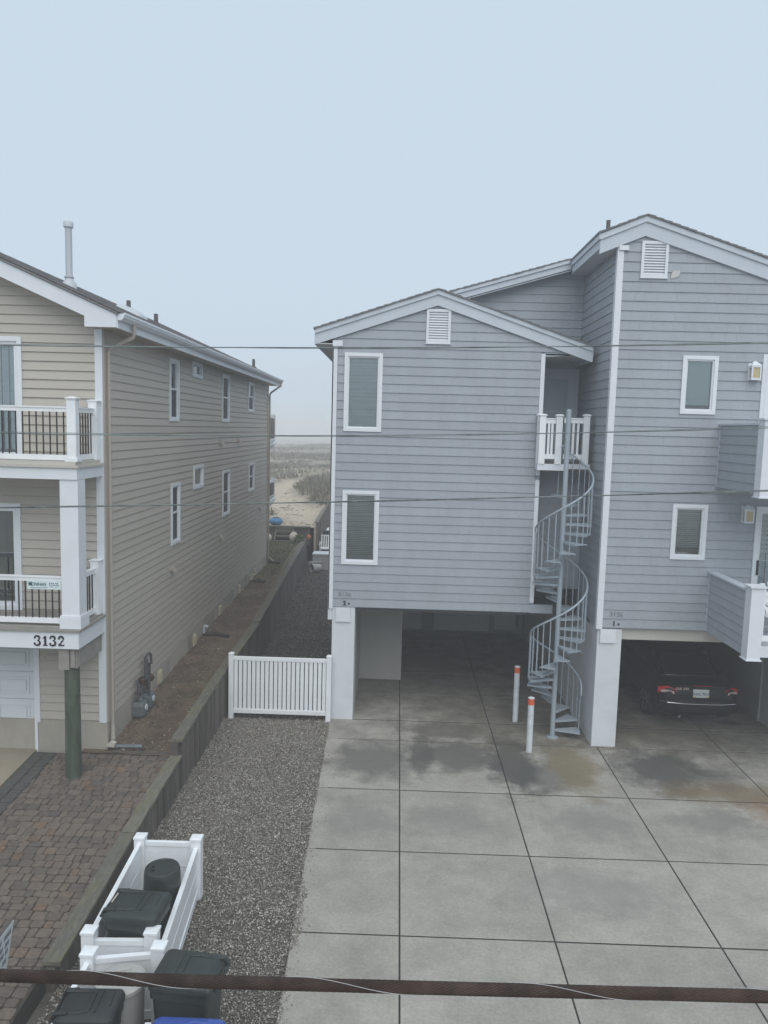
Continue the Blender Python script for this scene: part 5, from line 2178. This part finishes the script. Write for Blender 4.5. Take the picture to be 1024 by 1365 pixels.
mb.loft([[(-wb, y, zb), (wb, y, zb), (wt + (wb - wt) * .3, y, zb + (zt - zb) * .75), (wt * .93, y, zt - .015), (wt * .4, y, zt + .012), (-wt * .4, y, zt + .012), (-wt * .93, y, zt - .015), (-(wt + (wb - wt) * .3), y, zb + (zt - zb) * .75)] for y, wb, wt, zb, zt in cab])
build('cabin_glass', mb, 'car_glass', car, local=True, smooth=True)
mb = MB()
mb.loft([[(-w, y, z - .01), (w, y, z - .01), (w * .9, y, z + .018), (0, y, z + .03), (-w * .9, y, z + .018)] for y, w, z in ((1.12, .5, 1.225), (1.5, .535, 1.285), (2.0, .54, 1.295), (2.45, .52, 1.245))])
build('roof', mb, 'car_paint', car, local=True, smooth=True)
for s in (-1, 1):
    mb = MB()
    mb.tube([(s * .605, .50, .955), (s * .575, .80, 1.09), (s * .555, 1.12, 1.235), (s * .55, 1.5, 1.29)], .03, 6)
    build('pillar', mb, 'car_paint', car, local=True, smooth=True)
mb = MB()
mb.tube([(-.56, .47, .957), (-.3, .42, .968), (0, .405, .972), (.3, .42, .968), (.56, .47, .957)], .009, 6)
build('window_trim', mb, 'chrome', car, local=True)
mb = MB()
mb.tube([(-.795, .10, .56), (-.67, -.035, .555), (-.4, -.085, .55), (0, -.10, .55), (.4, -.085, .55), (.67, -.035, .555), (.795, .10, .56)], .011, 6)
build('bumper_trim', mb, 'chrome', car, local=True)
mb = MB()
mb.loft([[(x, .10 - d, .35), (x, -.02 - d, .36), (x, -.035 - d, .50), (x, .0 - d, .60), (x, .14 - d, .62)] for x, d in ((-.78, -.12), (-.66, -.02), (-.4, .03), (0, .045), (.4, .03), (.66, -.02), (.78, -.12))])
build('bumper', mb, 'car_paint', car, local=True, smooth=True)
for s in (-1, 1):
    mb = MB()
    pl = [(s * .80, .205, .80), (s * .80, .20, .66), (s * .62, .075, .655), (s * .44, .035, .665), (s * .50, .05, .80), (s * .64, .10, .85)]
    mb.loft([pl, [(a * .985, b - .028, c) for a, b, c in pl]])
    tl = build('tail_light', mb, 'red_lens', car, local=True)
    mb = MB()
    pl = [(s * .765, .128, .76), (s * .76, .122, .715), (s * .53, .012, .715), (s * .54, .015, .765), (s * .66, .06, .785)]
    mb.loft([pl, [(a * .99, b - .012, c) for a, b, c in pl]])
    build('reversing_lens', mb, 'clear_lens', tl, local=True)
# trunk lid with plate recess, plate and badges
mb = MB()
mb.loft([[(-.50, .075, .87), (.50, .075, .87), (.46, .03, .64), (-.46, .03, .64)], [(-.49, .05, .87), (.49, .05, .87), (.45, .005, .64), (-.45, .005, .64)]])
build('boot_lid', mb, 'car_paint', car, local=True)
mb = MB()
mb.loft([[(-.16, -.004, .66), (.16, -.004, .66), (.16, .014, .82), (-.16, .014, .82)], [(-.155, -.012, .66), (.155, -.012, .66), (.155, .004, .82), (-.155, .004, .82)]])
pl = build('licence_plate', mb, 'plate', car, local=True)
t = text_mesh('DGC 7010', .075, .002, 'CENTER', offset=.001)
t.v = [(a, -.012 + (b) * .105 - c, .705 + b) for a, b, c in t.v]
build('plate_number', t, 'plate_blue', pl, local=True)
mb = MB()
for s in (-1, 1):
    mb.box(s * .125 - .03, -.0135, .662, s * .125 + .03, -.011, .685)
build('plate_corner', mb, 'plate_gold', pl, local=True)
t = text_mesh('CLK 350', .06, .003, 'LEFT', offset=.0015, space=1.1)
t.v = [(-.50 + a * 1.1, .022 + b * .1 - c, .80 + b) for a, b, c in t.v]
build('badge', t, 'clear_lens', car, local=True)
mb = MB()
mb.tube([(-.16, .04, .882), (.22, .04, .882)], .006, 6)
build('high_brake_light', mb, 'red_lens', car, local=True)
for s in (-1, 1):
    for y in (.82, 3.35):
        mb = MB()
        mb.tube([(s * .66, y, .305), (s * .69, y, .305), (s * .845, y, .305), (s * .855, y, .305)], [.27, .305, .305, .28], 24)
        wh = build('wheel', mb, 'tyre', car, local=True, smooth=True)
        mb = MB()
        mb.tube([(s * .856, y, .305), (s * .86, y, .305)], .075, 12)
        for k in range(7):
            a = 2 * PI * k / 7
            mb.bar((s * .857, y + .05 * math.cos(a), .305 + .05 * math.sin(a)), (s * .857, y + .2 * math.cos(a), .305 + .2 * math.sin(a)), .012, .045, up=(1, 0, 0))
        p = [(s * .857, y + .2 * math.cos(2 * PI * k / 24), .305 + .2 * math.sin(2 * PI * k / 24)) for k in range(25)]
        mb.tube(p, .014, 5, cap=False)
        build('rim', mb, 'rim', wh, local=True)
        mb = MB()
        pts = [(y + .335 * math.cos(PI * k / 12), .30 + .335 * math.sin(PI * k / 12)) for k in range(13)]
        mb.prism(pts, 'x', s * .79, s * .838)
        build('wheel_arch', mb, 'tyre', car, local=True)
mb = MB()
mb.tube([(-.42, -.045, .27), (-.42, .2, .27)], .03, 12)
build('exhaust', mb, 'chrome', car, local=True)
mb = MB()
for s in (-1, 1):
    mb.loft([[(s * .84, 2.75 + a, .9 + b) for a, b in ((0, 0), (.1, 0), (.1, .1), (0, .12))], [(s * .98, 2.73 + a, .92 + b) for a, b in ((0, 0), (.06, 0), (.06, .09), (0, .1))]])
build('wing_mirror', mb, 'car_paint', car, local=True, smooth=True)

# ------------------------------------------------------------------ gas meters
gm = root('gas_meter', (-4.42, 13.25, .66), 'pair of grey gas meters with bent pipes against the beige foundation', 'gas meter')
for yy, h in ((-.28, .0), (.12, .02)):
    mb = MB()
    mb.loft([[(a * s - .02, yy + b * s, z) for a, b in ((-.1, -.13), (.1, -.13), (.12, 0), (.1, .13), (-.1, .13))] for s, z in ((.8, .0 + h), (1, .05 + h), (1, .22 + h), (.75, .28 + h))])
    mb.lathe([(.06, .28 + h), (.06, .33 + h)], -.02, yy, 12)
    build('meter_body', mb, 'meter_grey', gm, local=True, bevel=.012)
    mb = MB()
    mb.tube([(.09, yy, .17 + h), (.118, yy, .17 + h)], .055, 14)
    build('dial', mb, 'galv', gm, local=True)
for path, r_ in (([(-.02, -.34, .3), (-.02, -.34, .62), (-.06, -.34, .66)], .02), ([(-.02, -.22, .3), (-.02, -.22, .40), (-.02, .04, .46), (-.02, .04, .92), (.0, .07, 1.0), (.02, .14, 1.02), (.03, .2, .97), (.03, .21, .80)], .024),
                 ([(-.02, .14, .3), (-.02, .14, .9), (-.07, .14, .95)], .022), ([(.05, .02, -.1), (.05, .02, .58)], .026), ([(-.02, .24, .3), (-.02, .26, .75), (-.02, .21, .8)], .026), ([(-.05, -.4, .45), (.02, -.05, .62), (.02, .1, .62)], .016)):
    mb = MB()
    mb.tube(path, r_, 8)
    build('pipe', mb, 'pipe_dark', gm, local=True, smooth=True)
mb = MB()
mb.lathe([(.05, .56), (.075, .6), (.075, .64), (.04, .68)], .0, -.2, 14)
mb.lathe([(.05, .48), (.08, .52), (.08, .56), (.04, .6)], .0, .22, 14)
build('regulator', mb, 'rust', gm, local=True, smooth=True)

# ------------------------------------------------------------------ drain pieces on the soil
mb = MB()
mb.tube([(-4.48, 11.72, .645), (-3.98, 11.75, .64)], .032, 8)
o = build('drain_pipe', mb, 'meter_grey', label='short grey drain pipe lying by the near corner of the beige house')
o['category'] = 'pipe'
mb = MB()
mb.prism([(-.08, 0), (.06, -.02), (.08, .05), (0, .07)], 'y', 0, .09)
mb.v = [(-4.47 + a, 11.66 + b, .66 + c) for a, b, c in mb.v]
o = build('pale_stone', mb, 'debris_pale', label='pale broken stone at the near corner of the beige house')
o['category'] = 'stone'
for y0, yl, nm in ((17.6, .06, 'black corrugated drain hose on soil, nearer one with a pale elbow'), (23.4, .05, 'short dark drain hose on soil farther along the beige house'), (26.5, .05, 'thin dark drain hose from the rear downspout of the beige house')):
    dr_ = root('drain_hose', (-4.5, y0, soil_z(-4.4, y0)), nm, 'drain hose', 'drain hoses along the beige house')
    mb = MB()
    z0 = .05
    n = 26
    L = .62 if y0 < 20 else .45
    mb.tube([(L * k / n, yl * math.sin(k * .18), z0 - .01 * k / n) for k in range(n + 1)], [.042 if k % 2 else .05 for k in range(n + 1)], 9)
    build('hose', mb, 'rubber_pipe', dr_, local=True)
    if y0 < 25:
        mb = MB()
        mb.tube([(.02, 0, .06), (.02, 0, .2), (.03, 0, .24), (.09, 0, .24), (.11, 0, .22)], .03, 8)
        build('elbow', mb, 'galv' if y0 < 20 else 'vent_cream', dr_, local=True, smooth=True)

# ------------------------------------------------------------------ real estate banner and lawn sign
bn = root('railing_banner', (-5.08, 10.82, 3.43), 'small pale realty banner hung on the lower deck railing', 'sign')
mb = MB()
mb.box(-.245, -.006, -.062, .245, .0, .062)
build('panel', mb, 'sign_white', bn, local=True)
t = text_mesh('MONIHAN', .068, .001, 'LEFT', offset=.0012, space=.98)
t.v = [(-.225 + a * .80, -.0075 - c, -.012 + b) for a, b, c in t.v]
t2 = text_mesh('M', .092, .001, 'LEFT', offset=.002)
t.v = [p for p in t.v]
t.add([(-.228 + a * .72, -.0078 - c, -.014 + b) for a, b, c in t2.v], t2.f)
t.loft([[(x, -.0078, -.033 + .006 * math.sin(x * 14)), (x, -.0078, -.039 + .006 * math.sin(x * 14)), (x, -.0065, -.039 + .006 * math.sin(x * 14)), (x, -.0065, -.033 + .006 * math.sin(x * 14))] for x in [-.2 + .025 * k for k in range(11)]])
build('lettering', t, 'sign_teal', bn, local=True)
mb = MB()
for z, xs in ((.022, (.075, .105, .128, .165, .19)), (-.004, (.075, .1, .128, .15, .178, .2)), (-.028, (.08, .1, .12, .16, .18))):
    for k, x in enumerate(xs):
        mb.box(x, -.0078, z, x + .016, -.0062, z + (.014 if z > -.02 else .007))
build('small_print', mb, 'sign_navy', bn, local=True)
ls = root('lawn_sign', (-3.62, 6.3, pz(6.3)), 'tilted white yard sign with dark lettering at the left edge', 'sign')
mb = MB()


def S3(u, v, n=0):      # u along the sign (0 far .. 1 near), v up; sign plane faces +X, swung forward at the bottom
    y = 6.72 - u * .62 - (1 - v) * .17
    z = 1.10 + (v - 1) * .42 - u * .02
    return (-3.51 + n, y, z)


mb.hexa([S3(0, 0, -.006), S3(1, 0, -.006), S3(1, 0, 0), S3(0, 0, 0), S3(0, 1, -.006), S3(1, 1, -.006), S3(1, 1, 0), S3(0, 1, 0)])
build('panel', mb, 'sign_grey', ls)
mb = MB()
for v, us in ((.80, (.06, .3, .34, .62)), (.62, (.08, .22, .26, .44, .5, .7)), (.46, (.08, .17, .2, .34, .4, .58)), (.28, (.08, .2, .26, .5, .56, .7))):
    for a, b in zip(us[::2], us[1::2]):
        k = a
        while k < b - .03:
            mb.hexa([S3(k, v, .0005), S3(k + .026, v, .0005), S3(k + .026, v, .002), S3(k, v, .002), S3(k, v + .1, .0005), S3(k + .026, v + .1, .0005), S3(k + .026, v + .1, .002), S3(k, v + .1, .002)])
            k += .042
build('lettering', mb, 'pipe_dark', ls)
mb = MB()
mb.tube([(-3.52, 5.98, pz(6.0) - .05), (-3.52, 5.98, 1.16)], .012, 8)
mb.tube([(-3.52, 6.70, 1.115), (-3.52, 5.98, 1.10)], .006, 8)
build('post', mb, 'pipe_dark', ls)

# ------------------------------------------------------------------ things at the end of the alley and on the bulkhead
bk = root('bulkhead', (-4.5, 32.6, .9), 'dark timber bulkhead with three steps up to the beach path', 'bulkhead')
for x0, x1 in ((-7.2, -6.4), (-6.39, -5.6), (-5.59, -5.15), (-4.45, -3.95), (-3.94, -3.75)):
    for z0, z1 in ((.75, 1.02), (1.03, 1.27), (1.28, 1.5)):
        mb = MB()
        mb.box(x0, 32.62, z0, x1, 32.72, z1)
        build('plank', mb, 'wood_old', bk)
mb = MB()
mb.box(-7.2, 32.54, 1.51, -3.72, 32.80, 1.56)
build('cap_board', mb, 'wood_cap', bk)
for k, z in enumerate((1.0, 1.18, 1.36)):
    mb = MB()
    mb.box(-5.16, 31.95 + .22 * k, z - .05, -4.46, 32.2 + .22 * k, z)
    build('step', mb, 'wood_cap', bk)
mb = MB()
mb.box(-5.14, 32.45, .75, -4.47, 32.61, 1.5)
for x in (-5.17, -4.45):
    mb.hexa([(x - .03, 31.95, .8), (x + .03, 31.95, .8), (x + .03, 32.61, .8), (x - .03, 32.61, .8), (x - .03, 31.95, 1.0), (x + .03, 31.95, 1.0), (x + .03, 32.61, 1.5), (x - .03, 32.61, 1.5)])
build('stringer', mb, 'wood_old', bk)


def float_ball(name, c, r, m, label, cat, squash=1.0, m2=None):
    o = root(name, c, label, cat)
    mb = MB()
    mb.lathe([(r * math.sin(PI * k / 10) + .001, r * squash * (1 - math.cos(PI * k / 10))) for k in range(11)], 0, 0, 18)
    build('body', mb, m, o, local=True, smooth=True)
    mb = MB()
    mb.lathe([(r * .45, r * squash * 1.88), (r * .5, r * squash * 2.0), (r * .2, r * squash * 2.06)], 0, 0, 12)
    build('collar', mb, m2 or m, o, local=True)
    return o


float_ball('drum', (-5.28, 33.1, 1.50), .30, 'buoy_blue', 'blue rounded drum with a dark rim on the sand above the bulkhead', 'drum', .62, 'dark_metal')
float_ball('buoy', (-5.48, 31.9, .90), .22, 'buoy_white', 'pale round buoy beside the far corner of the beige house', 'buoy', 1.0)
float_ball('buoy', (-4.36, 32.1, .94), .19, 'buoy_white', 'pale pink buoy beside the leafy shrub at the bulkhead', 'buoy', 1.15)
float_ball('buoy', (-3.74, 32.25, 1.05), .10, 'buoy_orange', 'small orange buoy at the right end of the bulkhead', 'buoy', 1.1)
sh = root('shrub', (-4.1, 31.85, .95), 'low leafy green shrub between the pale and orange buoys', 'shrub')
mb = MB()
mb.lathe([(.02, 0), (.015, .3)], 0, 0, 6)
build('stem', mb, 'wood_old', sh, local=True)
mb = MB()
for _ in range(260):
    a, b = R2.random() * 6.3, R2.random() * PI * .5
    r_ = .23 * R2.random() ** .4
    x, y, z = r_ * math.cos(a) * math.cos(b), r_ * .8 * math.sin(a) * math.cos(b), .06 + r_ * 1.3 * math.sin(b)
    p = R2.normal(0, 1, (2, 3)) * .042
    mb.add([(x, y, z), (x + p[0][0], y + p[0][1], z + abs(p[0][2])), (x + p[0][0] + p[1][0], y + p[0][1] + p[1][1], z + .03), (x + p[1][0], y + p[1][1], z + p[1][2] * .5)], [(0, 1, 2, 3)])
build('leaves', mb, 'leaf', sh, local=True, recalc=False, kind='stuff')
ac = root('utility_box', (-2.95, 31.3, -.02), 'pale square utility box standing in the alley gravel', 'utility box')
mb = MB()
mb.box(-.48, -.25, 0, .3, .4, .62)
build('body', mb, 'box_grey', ac, local=True, bevel=.01)
mb = MB()
mb.box(-.5, -.28, .621, .32, .43, .68)
build('lid', mb, 'stucco', ac, local=True, bevel=.01)
mb = MB()
mb.bar((-.62, -.4, .33), (-.1, -.35, .38), .05, .04)
build('loose_board', mb, 'stucco', ac, local=True)
bu = root('bucket', (-3.28, 30.5, 0), 'pale bucket lying on its side in front of the utility box', 'bucket')
mb = MB()
n = 20
d = Vector((-.75, -.6, 0)).normalized()
c0 = Vector((.22, .12, .17))
prof = [(0.0, .13), (.02, .14), (.4, .175), (.42, .18), (.42, .165), (.05, .13), (.05, .0)]
e1 = d.cross(Vector((0, 0, 1)))
mb.loft([[c0 + d * t + (e1 * math.cos(2 * PI * k / n) + Vector((0, 0, 1)) * math.sin(2 * PI * k / n)) * r_ for k in range(n)] for t, r_ in prof], cap=False)
build('body', mb, 'box_grey', bu, local=True, smooth=True)
mb = MB()
mb.loft([[c0 + d * t + (e1 * math.cos(2 * PI * k / n) + Vector((0, 0, 1)) * math.sin(2 * PI * k / n)) * .15 for k in range(n)] for t in (.30, .31)])
build('inside', mb, 'navy', bu, local=True)
ch = root('lawn_chair', (-3.2, 34.2, -.02), 'white plastic lawn chair at the far end of the alley', 'chair')
mb = MB()
mb.box(-.25, -.25, .40, .25, .25, .44)
build('seat', mb, 'white_vinyl', ch, local=True)
for x in (-.23, .23):
    for y in (-.23, .23):
        mb = MB()
        mb.bar((x, y, 0), (x, y, .4 if y > 0 else .78), .04, .04, up=(0, 1, 0))
        build('leg', mb, 'white_vinyl', ch, local=True)
mb = MB()
for x in (-.25, .25):
    mb.bar((x, -.26, .62), (x, .26, .62), .06, .03)
for k in range(5):
    mb.bar((-.2 + .1 * k, .25, .44), (-.2 + .1 * k, .38, .95), .05, .02, up=(0, 1, 0))
mb.bar((-.24, .38, .95), (.24, .38, .95), .04, .05)
build('backrest', mb, 'white_vinyl', ch, local=True)
gr = root('grill', (-3.12, 35.2, -.02), 'dark covered grill behind the white lawn chair', 'grill')
mb = MB()
mb.box(-.3, -.25, .0, .4, .25, 1.12)
build('cover', mb, 'navy', gr, local=True, bevel=.03)
mb = MB()
mb.loft([[(a * s + .1, b * s, z) for a, b in ((-.3, -.25), (.3, -.25), (.3, .25), (-.3, .25))] for s, z in ((.8, 1.121), (.7, 1.2), (.3, 1.26))])
build('lid', mb, 'white_vinyl', gr, local=True)

# beach chairs on the lower right balcony
bc = root('beach_chair', (6.62, 13.0, 2.46), 'white slatted chair on the lower right balcony', 'chair')
mb = MB()
mb.box(-.28, -.28, .28, .28, .25, .33)
build('seat', mb, 'white_vinyl', bc, local=True)
for k in range(5):
    mb = MB()
    mb.bar((-.22 + .11 * k, .2, .30), (-.26 + .13 * k, .5, .84 - .03 * abs(k - 2)), .09, .02, up=(0, 1, 0))
    build('back_slat', mb, 'white_vinyl', bc, local=True)
for x in (-.3, .3):
    mb = MB()
    mb.bar((x, -.3, .0), (x, -.3, .55), .05, .08, up=(0, 1, 0))
    mb.bar((x, .4, .0), (x, -.28, .32), .04, .1)
    mb.bar((x, -.36, .56), (x, .4, .56), .12, .025)
    build('arm', mb, 'white_vinyl', bc, local=True)
hs = root('hose_coil', (3.55, 21.78, .75), 'dark coiled hose hanging on the carport back wall', 'hose')
mb = MB()
for k in range(4):
    mb.tube([(.16 * math.cos(t * PI / 9) * (1 - .06 * k), -.03 - .03 * k, .35 + .5 * math.sin(t * PI / 9)) for t in range(19)], .03, 6)
mb.tube([(.05, -.05, -.1), (.02, -.05, .1), (.0, -.05, -.5)], .02, 6)
build('coil', mb, 'black_plastic', hs, local=True)

# ------------------------------------------------------------------ overhead cables
def cable(zs, m, label, r=.0055, off=.008, patch=False):
    """zs: height at X = -12, -3.1, -.8, 1.5, 2.85, 12 ; two twisted strands."""
    xs = [-12, -3.1, -.8, 1.5, 2.85, 12]
    c = root('overhead_cable', (0, 6.0, 0), label, 'cable', 'thin overhead cables')

    def zat(x):
        return float(np.polyval(np.polyfit(xs[1:5], zs, 2), x))
    for s in (0, PI):
        mb = MB()
        pts = []
        x = -12.0
        while x <= 12.0:
            a = 2 * PI * x / 5.3 + s
            pts.append((x, off * math.sin(a), zat(x) + off * .9 * math.cos(a) * (1 if s else .3)))
            x += .1
        mb.tube(pts, r if s == 0 else r * .55, 6)
        build('strand', mb, m, c, local=True, smooth=True)


cable([6.377, 6.395, 6.497, 6.528], 'cable_teal', 'uppermost thin grey green cable crossing in front of both roofs', .0044)
cable([5.692, 5.739, 5.812, 5.899], 'cable_teal', 'middle thin grey green cable crossing at deck rail height', .0044, .009)
cable([5.104, 5.203, 5.336, 5.402], 'cable_patch', 'lowest thin cable with dark peeling patches above the windows', .0052, .006)

tc_ = root('thick_cable', (0, 1.7, 4.47), 'thick rusty stranded cable crossing close to the camera', 'cable')


def tc_pt(x, rad, ang):
    z = 4.4665 + .0135 * (x + .93) - .002 * math.sin(max(-1.5, min(1.5, x)) * 1.7 + 1.58)
    return (x, rad * math.cos(ang), z - 4.47 + rad * math.sin(ang))


NS = 13
for k in range(NS):
    mb = MB()
    pts = []
    x = -6.0
    while x <= 6.0:
        pts.append(tc_pt(x, .0115, 2 * PI * k / NS - 2 * PI * x / .21))
        x += .012
    mb.tube(pts, .0033, 6)
    build('strand', mb, 'rust', tc_, local=True, smooth=True)
mb = MB()
mb.tube([tc_pt(-6.0 + .1 * k, 0, 0) for k in range(121)], .0097, 12)
build('core', mb, 'rubber_pipe', tc_, local=True, smooth=True)
mb = MB()
pts = []
x = -6.0
while x <= 6.0:
    pts.append(tc_pt(x, .0152, 2 * PI * (x + .28) / .53))
    x += .012
mb.tube(pts, .0009, 5)
build('lashing_wire', mb, 'wire_pale', tc_, local=True, smooth=True)

# ------------------------------------------------------------------ air
mb = MB()
mb.box(-430, -80, -6.5, 430, 640, 10.6)
hz, N, L, B = new_mat('fog_air')
N.remove(B)
pv = N.new('ShaderNodeVolumePrincipled')
pv.inputs['Color'].default_value = (.985, .992, 1.0, 1)
pv.inputs['Density'].default_value = HAZE_DENSITY
pv.inputs['Anisotropy'].default_value = 0
L.new(pv.outputs[0], N['Material Output'].inputs['Volume'])
build('haze', mb, hz, kind='stuff', label='thin sea fog over the dunes and houses')
